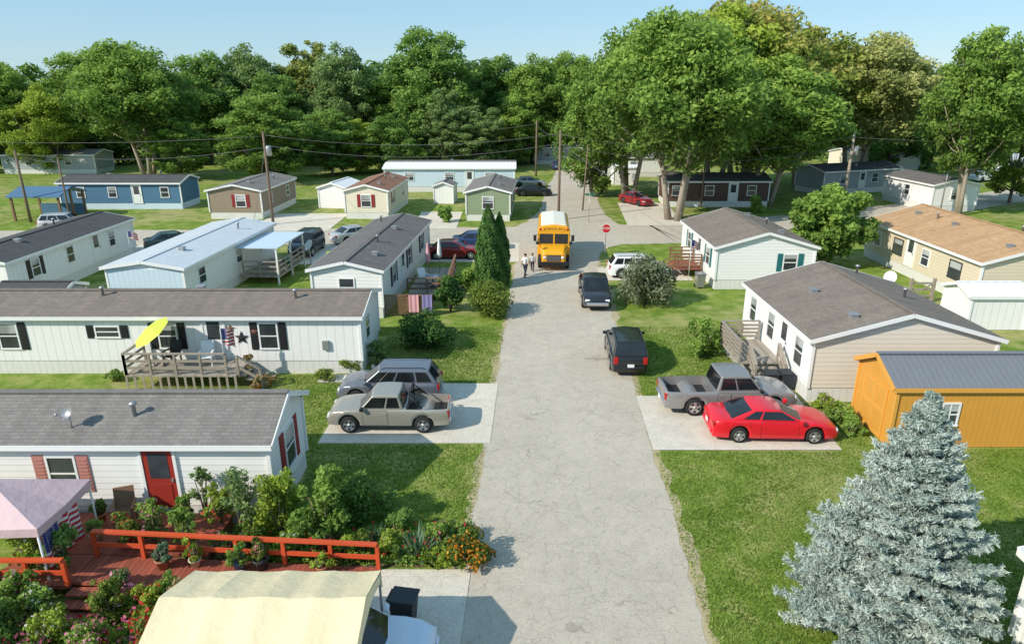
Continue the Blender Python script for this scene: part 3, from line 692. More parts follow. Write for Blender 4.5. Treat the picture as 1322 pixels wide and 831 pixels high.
    if bed:
        m = MB(); m.box(-L/2+.02, -L/2+.06, -W/2*.7, W/2*.7, .97, 1.0); m.build('tailgate_trim', 'black_plastic', root)
        m = MB(); m.add([(bed[0]+.02, -W/2*.85, bed[2]+.006), (bed[1]-.02, -W/2*.85, bed[2]+.006), (bed[1]-.02, W/2*.85, bed[2]+.006), (bed[0]+.02, W/2*.85, bed[2]+.006)], [(0, 1, 2, 3)]); m.build('bed_liner', 'black_plastic', root)
    if rollbar:
        m = MB(); xb = bed[1]-.14
        m.tube([(xb, W/2*.82, 1.0), (xb, W/2*.72, 1.5), (xb, W/2*.6, 1.58), (xb, -W/2*.6, 1.58), (xb, -W/2*.72, 1.5), (xb, -W/2*.82, 1.0)], .035, 8)
        for s in (1, -1): m.tube([(xb, s*W/2*.7, 1.52), (xb-.5, s*W/2*.82, 1.02)], .03, 8)
        m.build('roll_bar', 'black_plastic', root)
    if style == 'suv' and not far:
        for s in (1, -1):
            m = MB(); m.tube([(xB-.1, s*ht*.88, zr-.0), (xB-.25, s*ht*.88, zr+.06), (xC+.25, s*ht*.88, zr+.06), (xC+.1, s*ht*.88, zr)], .018, 6); m.build('roof_rail', 'black_plastic', root)
    return root
vehicle('silver compact pickup with black roll bar on the left concrete driveway', -4.7, 24.05, 180, 'paint_silver', 'compact_pickup', 'pickup_truck', 'pickup truck', rollbar=True, chrome=True, sc=.95)
vehicle('slate grey crossover parked beyond the silver compact pickup', -5.1, 26.45, 180, 'paint_slate', 'suv', sc=.92)
vehicle('grey extended cab pickup on the right driveway beside the red coupe', 8.75, 25.6, 1, 'paint_grey', 'pickup', 'pickup_truck', 'pickup truck', chrome=True, sc=.95)
vehicle('bright red two door coupe on the right concrete driveway', 9.75, 23.3, -2, 'paint_red', 'coupe', sc=.94)
vehicle('black crossover parked on the right road edge with its rear to the camera', 5.45, 30.7, 87.5, 'paint_black', 'suv')
vehicle('black pickup facing the camera parked in front of the grey green bush', 5.08, 40.6, -92, 'paint_navyblack', 'pickup', 'pickup_truck', 'pickup truck', chrome=True, sc=.92)
vehicle('white crossover half hidden behind the grey green bush', 8.75, 46.2, 0, 'paint_white', 'suv', sc=.9)
vehicle('pale white hatchback nosing out from under the cream carport cover', -3.8, 12.0, 0, 'paint_palewhite', 'suv', sc=.9)
vehicle('dark blue sedan half hidden behind the twin evergreen columns', -2.7, 55.0, 0, 'paint_blue', 'sedan')
vehicle('dark red sedan parked beyond the lattice patio', -4.5, 51.7, 0, 'paint_darkred', 'sedan')
vehicle('black crossover facing the camera beside the blue awning porch', -16.3, 53.4, -92, 'paint_black', 'suv', sc=1)
vehicle('light silver sedan behind the white home with dark shingle roof', -13.3, 57.6, 40, 'paint_lightsilver', 'sedan', far=True)
vehicle('dark sedan parked between the two left white homes', -27.6, 55, 30, 'paint_green', 'sedan', far=True)
vehicle('black sedan on the grass right of the olive green home', 2.6, 83.5, 0, 'paint_black', 'sedan', far=True)
vehicle('silver sedan parked behind the black sedan near the far pole', 2.2, 91, 5, 'paint_lightsilver', 'sedan', far=True)
vehicle('red sedan facing the camera beside the north street', 13.9, 77, -60, 'paint_darkred', 'sedan', far=True)
vehicle('small red car at the far end of the north street', 10.6, 107, 85, 'paint_red', 'suv', far=True)
vehicle('dark blue car far down the north street beside the small red car', 7.4, 112, 80, 'paint_blue', 'sedan', far=True)
vehicle('white car in front of the far right white home', 66, 97, 20, 'paint_white', 'sedan', far=True)
vehicle('blue car at far right under the trees', 79, 97, 20, 'paint_blue', 'suv', far=True)
vehicle('black crossover behind the round leafy tree', 36.8, 78.5, 30, 'paint_black', 'suv', far=True)
vehicle('silver crossover at the left edge beyond the black roofed home', -41, 62.4, 10, 'paint_lightsilver', 'suv', far=True)

def textmesh(txt, size, name, mat, parent, loc, rot, extr=.004):
    cu = bpy.data.curves.new('t', 'FONT'); cu.body = txt; cu.size = size; cu.align_x = 'CENTER'; cu.align_y = 'CENTER'; cu.extrude = extr
    to = bpy.data.objects.new('t', cu); C.objects.link(to); bpy.context.view_layer.update()
    me = bpy.data.meshes.new_from_object(to.evaluated_get(bpy.context.evaluated_depsgraph_get())); bpy.data.objects.remove(to)
    me.materials.clear(); me.materials.append(M[mat]); o = bpy.data.objects.new(name, me); C.objects.link(o); o.parent = parent; o.location = loc; o.rotation_euler = rot; return o
def bus():
    fx, fy = 2.95, 47.4
    root = thing('school_bus', 'yellow school bus facing the camera in the middle of the road', 'bus', (fx+.2, fy+3.9, .02), -92.7)
    Lh = 3.9; W = 2.36
    def sec(w, z0, z1, r=.35, k=6):
        p = [(w/2, z0), (w/2*1.0, z1-r*1.4)]
        for i in range(1, k+1):
            a = PI/2*i/k; p.append((w/2-r+r*math.cos(a), z1-r*1.4+r*math.sin(a)*1.15))
        p.append((0, z1))
        return p+[(-y, z) for y, z in p[-2::-1]]
    m = MB(); m.prism(sec(W, .55, 2.98), -Lh, 2.1); m.build('body', 'bus_yellow', root, .04)
    m = MB(); pr = sec(W*.9, 2.6, 3.02, .3); pr = [(y, max(z, 2.78)) for y, z in pr]; m.prism(pr, -Lh+.1, 1.7); m.build('roof', 'bus_roof', root)
    m = MB()
    st = [(2.08, 1.0, .55, 1.62), (2.6, .97, .5, 1.58), (3.2, .90, .5, 1.48), (3.6, .84, .52, 1.38), (3.75, .78, .58, 1.25)]
    vs = []; fs = []
    for x, h, z0, z1 in st: vs += [(x, h, z0), (x, h, z1-.16), (x, h*.82, z1), (x, -h*.82, z1), (x, -h, z1-.16), (x, -h, z0)]
    for i in range(len(st)-1):
        for j in range(6): fs.append((i*6+j, i*6+(j+1) % 6, (i+1)*6+(j+1) % 6, (i+1)*6+j))
    fs += [(0, 1, 2, 3, 4, 5), tuple(24+j for j in range(6))[::-1]]
    m.add(vs, fs); m.build('hood', 'bus_yellow', root, .06, seg=3)
    m = MB(); m.box(3.72, 3.77, -.5, .5, .72, 1.15)
    go = m.build('grille', 'black_plastic', root)
    for k in range(5): m = MB(); m.box(3.771, 3.79, -.47, .47, .76+k*.075, .785+k*.075); m.build('grille_bar', 'grey_metal', go)
    m = MB(); m.box(3.72, 3.95, -1.12, 1.12, .42, .68); m.build('front_bumper', 'black_plastic', root, .04)
    m = MB(); m.box(-Lh-.15, -Lh+.02, -1.12, 1.12, .45, .7); m.build('rear_bumper', 'black_plastic', root, .03)
    for s in (1, -1):
        m = MB(); m.lathe([(.12, 0), (.11, .03), (.02, .05)], (3.73, s*.64, .96), 'x', 14); m.build('headlight', 'lamp_clear', root)
        m = MB(); m.lathe([(.07, 0), (.06, .03)], (3.72, s*.64, 1.14), 'x', 10); m.build('indicator', 'lamp_amber', root)
        m = MB(); m.box(2.102, 2.125, min(s*.06, s*1.02), max(s*.06, s*1.02), 1.62, 2.35); m.build('windshield', 'glass_car', root)
        for k, (mt) in enumerate(('lamp_red', 'lamp_amber')):
            y0 = s*(.98-.24*k); m = MB(); m.lathe([(.09, 0), (.08, .04)], (2.1, y0, 2.68), 'x', 12); m.build('warning_lamp', mt, root)
        for k in range(7):
            x0 = -3.7+k*.78; m = MB(); y = s*(W/2+.006); m.box(x0, x0+.68, min(y, y-s*.02), max(y, y-s*.02), 1.72, 2.32); m.build('side_window', 'glass_car', root)
        for zz in (.95, 1.25, 1.58):
            m = MB(); y = s*(W/2+.012); m.box(-Lh+.05, 2.05, min(y, y-s*.02), max(y, y-s*.02), zz, zz+.07); m.build('rub_rail', 'black_plastic', root)
        m = MB(); m.tube([(3.3, s*.75, 1.45), (3.55, s*1.05, 1.9), (3.5, s*1.15, 2.0)], .018, 6); m.ball((3.5, s*1.18, 1.98), .13, 10); m.build('crossview_mirror', 'black_plastic', root)
        m = MB(); m.tube([(2.1, s*1.1, 2.3), (2.35, s*1.35, 2.25)], .018, 6); m.box(2.3, 2.36, min(s*1.26, s*1.48), max(s*1.26, s*1.48), 1.85, 2.3); m.build('wing_mirror', 'black_plastic', root)
        for xw in (2.75, -2.1):
            m = MB(); m.lathe([(.26, -.13), (.45, -.13), (.49, -.09), (.49, .09), (.45, .13), (.26, .13)], (xw, s*1.0, .49), 'y', 20); wo = m.build('wheel', 'rubber', root)
            m = MB(); m.lathe([(.28, -.02), (.22, .0), (.05, .02)], (xw, s*1.13, .49), 'y', 16); m.build('rim', 'grey_metal', wo)
    m = MB(); m.box(2.1, 2.118, -1.0, 1.0, 2.52, 2.84); m.build('sign_panel', 'bus_yellow', root, .005)
    textmesh('SCHOOL BUS', .25, 'lettering', 'seam', root, (2.122, 0, 2.70), (PI/2, 0, PI/2))
    m = MB(); y = W/2+.03; m.lathe([(.24, -.01), (.24, .01)], (1.6, y+.02, 1.5), 'y', 8); m.build('stop_arm', 'sign_red', root)
bus()

# ------------------------------------------------------------------ people
def person(label, cx, cy, rz, h, top, legs, skin, swing=.22):
    root = thing('person', label, 'person', (cx, cy, .014), rz); k = h/1.75
    def skinobj(name, verts, edges, rad, mat, rootv=0):
        me = bpy.data.meshes.new(name); me.from_pydata([tuple(c*k for c in v) for v in verts], edges, []); me.materials.append(M[mat])
        o = bpy.data.objects.new(name, me); C.objects.link(o); o.parent = root
        md = o.modifiers.new('Skin', 'SKIN'); md.use_smooth_shade = True
        for i, r in enumerate(rad):
            sv = me.skin_vertices[0].data[i]; sv.radius = (r*k, r*k) if isinstance(r, (int, float)) else (r[0]*k, r[1]*k); sv.use_root = (i == rootv)
        sb = o.modifiers.new('Sub', 'SUBSURF'); sb.levels = 1; sb.render_levels = 2
        return o
    V = [(0, 0, .95), (0, 0, 1.12), (0, 0, 1.32), (0, 0, 1.45), (.01, 0, 1.53), (.02, 0, 1.62), (.02, 0, 1.70)]; E = [(i, i+1) for i in range(6)]; Rd = [(.15, .12), (.13, .11), (.16, .12), (.09, .08), .055, (.085, .075), .075]
    for s in (1, -1):
        f = s*swing
        b = len(V); V += [(0, s*.10, .90), (f*.55+.03, s*.11, .50), (f-(.12 if s < 0 else 0), s*.11, .09), (f+.10-(.12 if s < 0 else 0), s*.12, .035)]; Rd += [.09, .062, .042, .04]; E += [(0, b), (b, b+1), (b+1, b+2), (b+2, b+3)]
        b = len(V); V += [(0, s*.19, 1.40), (-f*.4, s*.25, 1.13), (-f*.9+.05, s*.26, .90), (-f*1.0+.06, s*.26, .82)]; Rd += [.055, .045, .032, .034]; E += [(3, b), (b, b+1), (b+1, b+2), (b+2, b+3)]
        hb = b+3; hx, hy, hz = V[hb]
        for q in range(4):
            c = len(V); V += [(hx-.03+.02*q, hy, hz-.055), (hx-.03+.02*q, hy-s*.012, hz-.09-.008*(q in (1, 2)))]; Rd += [.009, .008]; E += [(hb, c), (c, c+1)]
        c = len(V); V += [(hx+.045, hy-s*.01, hz-.02), (hx+.05, hy-s*.02, hz-.055)]; Rd += [.01, .009]; E += [(hb, c), (c, c+1)]
    skinobj('body', V, E, Rd, skin)
    sv = [(0, 0, .90), (0, 0, 1.12), (0, 0, 1.32), (0, 0, 1.46)]; se = [(0, 1), (1, 2), (2, 3)]; sr = [(.175, .145), (.155, .135), (.18, .145), (.08, .08)]
    for s in (1, -1):
        b = len(sv); sv += [(0, s*.19, 1.40), (-s*swing*.34, s*.245, 1.17)]; sr += [.075, .07]; se += [(3, b), (b, b+1)]
    skinobj('shirt', sv, se, sr, top)
    tv = [(0, 0, .97)]; te = []; tr = [(.165, .135)]
    for s in (1, -1):
        f = s*swing; b = len(tv); tv += [(0, s*.10, .88), (f*.55+.03, s*.11, .50), (f*.97-(.11 if s < 0 else 0), s*.11, .13)]; tr += [.108, .08, .065]; te += [(0, b), (b, b+1), (b+1, b+2)]
    skinobj('trousers', tv, te, tr, legs)
    for s in (1, -1):
        x = s*swing-(.12 if s < 0 else 0); m = MB(); m.box((x-.08)*k, (x+.20)*k, (s*.12-.05)*k, (s*.12+.05)*k, 0, .09*k); m.build('shoe', 'shoe', root, .03)
        m = MB(); m.ball((.102*k, s*.032*k, 1.635*k), .012*k, 6); m.build('eye', 'seam', root)
        m = MB(); m.ball((.02*k, s*.085*k, 1.625*k), .02*k, 6, 1.4); m.build('ear', skin, root)
    m = MB(); m.ball((.112*k, 0, 1.61*k), .014*k, 6, 1.6); m.build('nose', skin, root)
    m = MB(); m.box(.098*k, .108*k, -.022*k, .022*k, 1.568*k, 1.576*k); m.build('mouth', 'mouth_tone', root)
    m = MB(); m.ball((-.005*k, 0, 1.685*k), .105*k, 12, .9); m.build('hair', 'hair_dark', root)
x, y = G(678, 357); person('person in a white shirt and dark trousers walking on the left road edge', x, y, 60, 1.62, 'shirt_white', 'trousers_navy', 'skin_tone')
x, y = G(690, 350); person('smaller person in a pale grey top walking in front of the school bus', x-.15, y, 80, 1.3, 'shirt_grey', 'trousers_navy', 'skin_dark', .18)

# ------------------------------------------------------------------ poles, wires, signs
poles = {}
def pole(key, px, base, top, label, arm=True, tr=False, mat='pole_wood', r=.14, lean=0):
    X, Y = G(px, base); h = ztop(top, Y)
    root = thing('utility_pole', label, 'utility pole', (X, Y, 0), 0)
    m = MB(); m.tube([(0, 0, -.1), (lean*.5, 0, h*.5), (lean, 0, h)], [r, r*.88, r*.72], 10); m.build('pole', mat, root)
    if arm:
        m = MB(); m.box(lean-1.1, lean+1.1, -.16, -.04, h-.75, h-.62); ao = m.build('crossarm', 'pole_wood', root)
        for q in (-1, -.45, .45, 1):
            m = MB(); m.lathe([(.03, 0), (.05, .05), (.035, .08), (.05, .12), (.02, .16)], (lean+q, -.1, h-.62), n=8); m.build('insulator', 'insulator', ao)
    if tr:
        m = MB(); m.lathe([(.02, -.48), (.24, -.45), (.25, .35), (.2, .42), (.05, .46)], (lean+.38, -.1, h-1.7), n=16); m.build('transformer', 'grey_metal', root)
    poles[key] = Vector((X+lean, Y, h))
pole('a', 353, 290, 170, 'tall utility pole beside the brown sided mobile home', tr=True, arm=False)
pole('b', 721, 284, 168, 'tall utility pole on the far corner behind the school bus', arm=False)
pole('c', 692, 228, 156, 'distant utility pole left of the north street', arm=False)
pole('d', 1087, 276, 172, 'utility pole rising behind the round leafy tree', tr=True, arm=False, r=.17, mat='bark_pale')
pole('e', 40, 287, 194, 'grey utility pole beside the dark pavilion', arm=False)
pole('f', 92, 288, 204, 'thin utility pole right of the dark pavilion', arm=False, r=.1)
pole('g', 513, 216, 163, 'far utility pole in front of the treeline above the white metal roof')
pole('h', 752, 272, 187, 'leaning thin pole near the street sign', arm=False, r=.09, lean=.35)
pole('i', 1213, 276, 196, 'thin pale pole at right beside the small white gabled home', arm=False, r=.08, mat='grey_metal')
pole('j', 905, 268, 214, 'short pole among the big tree trunks', arm=False, r=.1)
def wire(a, b, sag, label, da=0, db=0):
    pts = []
    for i in range(17):
        t = i/16; p = a.lerp(b, t); p.z -= sag*4*t*(1-t); p.z -= da*(1-t)+db*t; pts.append(p)
    m = MB(); m.tube(pts, .017, 4); o = m.build('power_line', 'wire_grey'); tag(o, label, 'power line')
pa, pb, pd = poles['a'], poles['b'], poles['d']
wire(pa, pb, 1.0, 'upper power line between the left pole and the corner pole', .3, .3)
wire(pa, pb, 1.2, 'lower power line between the left pole and the corner pole', 1.2, 1.2)
wire(pb, pd, 1.4, 'power line from the corner pole to the pole at right', .4, .4)
wire(pb, pd, 1.6, 'lower power line from the corner pole to the pole at right', 1.3, 1.2)
wire(pa, Vector((-75, 66, 9.5)), 1.2, 'upper power line leaving the left pole towards the left edge', .4, 0)
wire(pa, poles['e'], .8, 'lower power line from the left pole to the grey pole', 1.4, .3)
wire(pb, poles['c'], .6, 'power line running up the north street to the distant pole', .4, .4)
wire(pd, Vector((95, 80, 8.3)), 1.2, 'power line leaving the right pole towards the right edge', .4, 0)
wire(poles['c'], poles['g'], .8, 'far power line above the white metal roof', .4, .4)
wire(poles['f'], poles['e'], .3, 'short power line beside the dark pavilion', .3, .3)
wire(pb, Vector((13.5, 50, 3.3)), .5, 'service wire from the corner pole to the white home with teal shutters', 1.2, 0)
wire(pa, Vector((-19, 50, 3.2)), .5, 'service wire from the left pole to the pale grey metal roof', 1.2, 0)

X, Y = G(781, 330); s = thing('stop_sign', 'red octagonal stop sign at the corner right of the school bus', 'sign', (X, Y, 0), 0)
m = MB(); m.box(-.03, .03, -.02, .02, 0, 2.45); m.build('post', 'grey_metal', s)
def octo(m, r, y, d=.012):
    vs = [(r*math.cos(PI/8+i*PI/4), y, 2.15+r*math.sin(PI/8+i*PI/4)) for i in range(8)]; vs += [(a, b+d, c) for a, b, c in vs]
    m.add(vs, [tuple(range(8)), tuple(range(8, 16))[::-1]]+[(i, (i+1) % 8, (i+1) % 8+8, i+8) for i in range(8)])
m = MB(); octo(m, .37, -.04); m.build('border', 'trim_white', s)
m = MB(); octo(m, .34, -.048, .006); m.build('sign_face', 'sign_red', s)
textmesh('STOP', .26, 'lettering', 'trim_white', s, (0, -.052, 2.15), (PI/2, 0, 0), .002)
X, Y = G(760, 287); s = thing('street_sign', 'green street name sign on a thin post beyond the stop sign', 'sign', (X, Y, 0), 10)
m = MB(); m.tube([(0, 0, 0), (0, 0, 2.8)], .03, 8); m.build('post', 'grey_metal', s)
m = MB(); m.box(-.45, .45, -.01, .01, 2.6, 2.8); m.build('sign_face', 'sign_green', s)

# ------------------------------------------------------------------ decks, porches, fences
def bin_(label, cx, cy, mat='pot_dark', h=1.05, rz=0, sc=1):
    r = thing('wheelie_bin', label, 'bin', (cx, cy, .03), rz); r.scale = (sc, sc, sc); m = MB()
    m.add([(-.24, -.26, .08), (.24, -.26, .08), (.24, .26, .08), (-.24, .26, .08), (-.29, -.34, h*.9), (.29, -.34, h*.9), (.29, .34, h*.9), (-.29, .34, h*.9)], [(3, 2, 1, 0), (4, 5, 6, 7), (0, 1, 5, 4), (1, 2, 6, 5), (2, 3, 7, 6), (3, 0, 4, 7)])
    m.build('bin_body', mat, r, .03)
    m = MB(); m.box(-.31, .31, -.38, .36, h*.905, h*.96); m.bar((-.25, .4, h*.9), (.25, .4, h*.9), .04); m.build('lid', mat, r, .03)
    for s in (1, -1):
        m = MB(); m.lathe([(.1, -.03), (.1, .03)], (s*.27, .26, .1), 'x', 12); m.build('wheel', 'rubber', r)
bin_('dark wheeled bin on the near driveway beside the carport cover', -2.62, 13.45, rz=80, sc=.9)
bin_('dark wheeled bin in front of the beige double width home, nearer the road', 11.2, 27.2, sc=.85)
bin_('dark wheeled bin in front of the beige double width home, nearer the wall', 11.85, 27.25, sc=.85)
bin_('grey wheeled bin beside the steps of the home with teal shutters', 12.3, 43.2, 'paint_grey')
bin_('green wheeled bin under the blue awning porch', -15.9, 47.2, 'sign_green')

d = thing('porch_deck', 'weathered grey wooden porch deck in front of the long white home', 'deck', (-14.3, 28.1, 0), 0)
m = MB(); m.box(-2.4, 2.4, -.95, .85, .66, .74); m.build('deck_boards', 'wood_grey', d)
for x in np.linspace(-2.35, 2.35, 14): m = MB(); m.box(x-.05, x+.05, -.97, -.955, .06, .655); m.build('skirting_slat', 'wood_grey_v', d)
def railing(parent, a, b, h=.95, n=4, mat='wood_grey_v', mid=1, post=.09, rail=.09):
    a = Vector(a); b = Vector(b)
    for i in range(n):
        p = a.lerp(b, i/(n-1)); m = MB(); m.box(p.x-post/2, p.x+post/2, p.y-post/2, p.y+post/2, p.z, p.z+h); m.build('post', mat, parent)
    m = MB(); u = Vector((0, 0, h+.02)); m.bar(a+u, b+u, rail*1.5, rail*.6); m.build('handrail', mat, parent)
    for k in range(mid):
        u = Vector((0, 0, h*(k+1)/(mid+1))); m = MB(); m.bar(a+u, b+u, rail*.5, rail*1.2); m.build('rail', mat, parent)
def steps(parent, boxes, mat):
    for b in boxes: m = MB(); m.box(*b); m.build('step', mat, parent)
railing(d, (-2.35, -.9, .74), (2.0, -.9, .74), n=5, mid=2); railing(d, (-2.35, -.9, .74), (-2.35, .75, .74), n=2, mid=2)
steps(d, [(2.4+k*.28, 2.7+k*.28, -.7, .6, .56-k*.17, .60-k*.17) for k in range(4)], 'wood_grey'); railing(d, (2.45, -.8, .6), (3.4, -.8, 0), n=2, mid=1)
u = thing('patio_umbrella', 'lime yellow patio umbrella tilted on the weathered porch deck', 'umbrella', (-15.75, 27.9, .74), 0)
m = MB(); m.tube([(0, 0, 0), (0, 0, 1.3), (.12, 0, 1.75)], .022, 8); m.build('pole', 'grey_metal', u)
m = MB(); vs = [(.05, -.2, 1.98)]; fs = []
for j in range(8):
    a = 2*PI*j/8; q = Vector((math.cos(a)*.9, math.sin(a)*.9, 0)); q = Matrix.Rotation(R_(-30), 3, 'Y') @ Matrix.Rotation(R_(20), 3, 'X') @ q; vs.append((.12+q.x, q.y, 1.7+q.z))
for j in range(8): fs.append((0, 1+j, 1+(j+1) % 8))
m.add(vs, fs); m.build('canopy', 'cloth_lime', u)
def flag(label, base, w=.9, h=.6, pole_h=2.2, rz=0, tilt=0):
    f = thing('flag', label, 'flag', base, rz); m = MB(); tx = math.sin(R_(tilt))*pole_h; tz = math.cos(R_(tilt))*pole_h
    m.tube([(0, 0, 0), (tx, 0, tz)], .016, 6); m.build('flagpole', 'trim_white', f)
    m = MB(); nx, nz = 14, 8; vs = []; fs = []
    for i in range(nx+1):
        for j in range(nz+1):
            a = i/nx; vs.append((tx+.02+w*a*.85, .10*math.sin(a*9+.5)*a, tz-h+h*j/nz-.35*w*a*a))
    for i in range(nx):
        for j in range(nz): fs.append((i*(nz+1)+j, (i+1)*(nz+1)+j, (i+1)*(nz+1)+j+1, i*(nz+1)+j+1))
    m.add(vs, fs, True); m.build('flag_cloth', 'flag', f)
flag('striped flag hanging on the weathered porch deck beside the steps', (-12.6, 27.8, .74), .6, .75, 1.9, 20)
flag('small striped flag at the steps of the home with teal shutters', (11.9, 44.6, 0), .8, .55, 2.9, 30)
flag('small striped flag beside the left white home with black roof', (-27.9, 49, 0), .8, .55, 2.6, 10)
for i, (px, py, r) in enumerate(((312, 436, .34), (328, 428, .24), (297, 424, .22))):
    z = ztop(py, 29.02); X = (px-661)/FP*(29.02*CT+(H-z)*ST); m = MB(); vs = [(0, -.05, 0)]
    for k in range(10):
        a = PI/2+k*PI/5; q = r if k % 2 == 0 else r*.42; vs.append((q*math.cos(a), 0, q*math.sin(a)))
    m.add(vs, [(0, 1+k, 1+(k+1) % 10) for k in range(10)]); o = m.build('wall_star', ('shutter_black', 'shutter_brown', 'wood_brown')[i]); o.location = (X, 29.02, z)
    tag(o, ('large dark metal star on the wall of the long white home', 'brown metal star to the right of the large dark star', 'small wooden star to the left of the large dark star')[i], 'wall star')
d = thing('ramp_deck', 'red stained deck and ramp with bright red railing in front of the red door', 'deck', (0, 0, 0), 0)
m = MB(); m.box(-13.6, -8.3, 15.56, 17.45, .40, .48); m.build('deck_boards', 'wood_red', d)
m = MB(); m.add([(-11.3, 14.45, .47), (-11.3, 15.54, .47), (-3.7, 15.54, .06), (-3.7, 14.45, .06), (-11.3, 14.45, .38), (-11.3, 15.54, .38), (-3.7, 15.54, .035), (-3.7, 14.45, .035)], [(0, 1, 2, 3), (7, 6, 5, 4), (0, 4, 5, 1), (1, 5, 6, 2), (2, 6, 7, 3), (3, 7, 4, 0)]); m.build('ramp_boards', 'wood_red', d)
m = MB(); m.box(-13.4, -11.31, 14.3, 15.54, .385, .475); m.build('landing_boards', 'wood_red', d)
m = MB(); m.box(-13.6, -8.35, 15.6, 17.4, .0, .39); m.build('skirting', 'wood_brown', d)
railing(d, (-11.25, 15.5, .46), (-3.65, 15.5, .03), h=.78, n=7, mat='rail_red', post=.1, rail=.10)
railing(d, (-13.3, 14.36, .475), (-11.35, 14.36, .475), h=.72, n=3, mat='rail_red', post=.1, rail=.10)
steps(d, [(-11.3, -10.3, 14.1-k*.3, 14.42-k*.3, .3-k*.13, .345-k*.13) for k in range(3)], 'wood_red')
t = thing('gazebo_tent', 'pale pink fabric gazebo at the left edge in front of the red door home', 'gazebo', (-13.75, 15.6, 0), 0)
m = MB(); hw_, hd = 1.9, 1.15
vs = [(0, 0, 2.8)]+[(x, y, 2.08) for x, y in ((-hw_, -hd), (0, -hd), (hw_, -hd), (hw_, 0), (hw_, hd), (0, hd), (-hw_, hd), (-hw_, 0))]
for i in (2, 4, 6, 8): vs[i] = (vs[i][0]*.99, vs[i][1]*.99, 2.0)
vs += [(x, y, z-.24) for x, y, z in vs[1:9]]
m.add(vs, [(0, 1+i, 1+(i+1) % 8) for i in range(8)]+[(1+i, 1+(i+1) % 8, 9+(i+1) % 8, 9+i) for i in range(8)]); m.build('canopy', 'canopy_pink', t)
for x in (-1, 1):
    for y in (-1, 1): m = MB(); m.tube([(x*hw_*.97, y*hd*.96, .0), (x*hw_*.97, y*hd*.96, 2.04)], .03, 8); m.build('pole', 'trim_white', t)
m = MB(); n = 16; vs = []
for i in range(n+1):
    y = -hd*.9+1.5*i/n
    for z in (.75, 1.82): vs.append((hw_*.99+.05*math.sin(i*1.4), y, z))
m.add(vs, [(2*i, 2*i+2, 2*i+3, 2*i+1) for i in range(n)], True); m.build('flag_curtain', 'flag_side', t)
# carport cover
t = thing('carport_cover', 'cream fabric carport cover in the foreground over a pale hatchback', 'carport', (-5.2, 11.45, 0), 0)
prof = [(-1.80, 1.35), (-1.77, 2.0), (-1.2, 2.20), (-.6, 2.40), (-.02, 2.60), (.02, 2.60), (.35, 2.48), (.75, 2.33), (1.12, 2.19), (1.50, 2.05), (1.54, 1.55)]
hoops = [0, 12, 24, 36, 48]
nx = 48; k = len(prof); m = MB(); vs = []; fs = []
for i in range(nx+1):
    x = -2.05+4.25*i/nx; dh = min(abs(i-h_) for h_ in hoops)/6.0
    for j, (y, z) in enumerate(prof):
        inn = 1.0 if j not in (0, k-1) else .1
        q = .04*min(1, dh)**.8*inn+.008*math.sin(i*.55+j*1.7)*math.sin(i*.23-j*1.1)*inn+random.uniform(-.003, .003)
        vs.append((x, y, z-q))
for i in range(nx):
    for j in range(k-1): fs.append((i*k+j, (i+1)*k+j, (i+1)*k+j+1, i*k+j+1))
m.add(vs, fs, True); o = m.build('tarp', 'tarp', t); es = o.modifiers.new('Edge', 'EDGE_SPLIT'); es.split_angle = R_(12)
m = MB(); m.add([(2.19, -1.6, 2.0), (2.19, 0, 2.56), (2.19, 1.42, 2.0), (2.21, 1.3, 1.86), (2.21, .4, 2.16), (2.21, -.5, 2.1), (2.21, -1.5, 1.8)], [(0, 1, 5, 6), (1, 4, 5), (1, 2, 3, 4)]); m.build('gable_flap', 'tarp', t)
for h_ in hoops:
    x = -2.05+4.25*h_/nx; x += .04 if h_ == 0 else -.04 if h_ == 48 else 0
    m = MB(); m.tube([(x, -1.7, 0)]+[(x, y*.975, z-.045) for y, z in prof[1:-1]]+[(x, 1.48, 0)], .03, 8); m.build('frame_hoop', 'grey_metal', t)
# lattice
t = thing('lattice_fence', 'brown lattice fence panel with cloths hanging on it', 'fence', (0, 0, 0), 0)
x0, y0 = G(497, 408); x1, y1 = G(560, 404); L_ = x1-x0
m = MB()
for k in range(-8, 26):
    for s in (1, -1):
        xa = k*.16; xb = xa+1.1
        za, zb_ = (.1, 1.2) if s > 0 else (1.2, .1)
        lo, hi = max(xa, 0), min(xb, L_)
        if hi-lo < .05: continue
        f0 = (lo-xa)/1.1; f1 = (hi-xa)/1.1
        m.bar((x0+lo, y0+s*.012, za+(zb_-za)*f0), (x0+hi, y0+s*.012, za+(zb_-za)*f1), .02, .05)
m.build('lattice', 'wood_brown', t)
for q in (0, .5, 1): m = MB(); m.box(x0+L_*q-.05, x0+L_*q+.05, y0-.05, y0+.05, 0, 1.35); m.build('post', 'wood_brown', t)
m = MB(); m.bar((x0, y0, 1.25), (x1, y0, 1.25), .1, .06); m.build('rail', 'wood_brown', t)
for i, (px, mt, lb) in enumerate(((536, 'cloth_pink', 'pink cloth hanging over the lattice fence'), (553, 'cloth_purple', 'purple cloth hanging over the lattice fence'))):
    xx = G(px, 406)[0]; m = MB(); vs = []
    for k in range(9):
        for z in (.25, 1.3): vs.append((xx-.28+.56*k/8, y0-.07-.03*math.sin(k*1.7), z))
    m.add(vs, [(2*k, 2*k+2, 2*k+3, 2*k+1) for k in range(8)], True); tag(m.build('hanging_cloth', mt), lb, 'cloth')
t = thing('patio_deck', 'brown wooden patio deck beside the white home behind the lattice', 'deck', (-5.2, 43.5, 0), 0)
m = MB(); m.box(-1.2, 1.3, -3.2, 3.2, .4, .48); m.build('deck_boards', 'wood_grey', t)
railing(t, (1.25, -3.1, .48), (1.25, 3.1, .48), n=6, mat='wood_brown', mid=2); railing(t, (-1.2, -3.15, .48), (1.2, -3.15, .48), n=3, mat='wood_brown', mid=2)
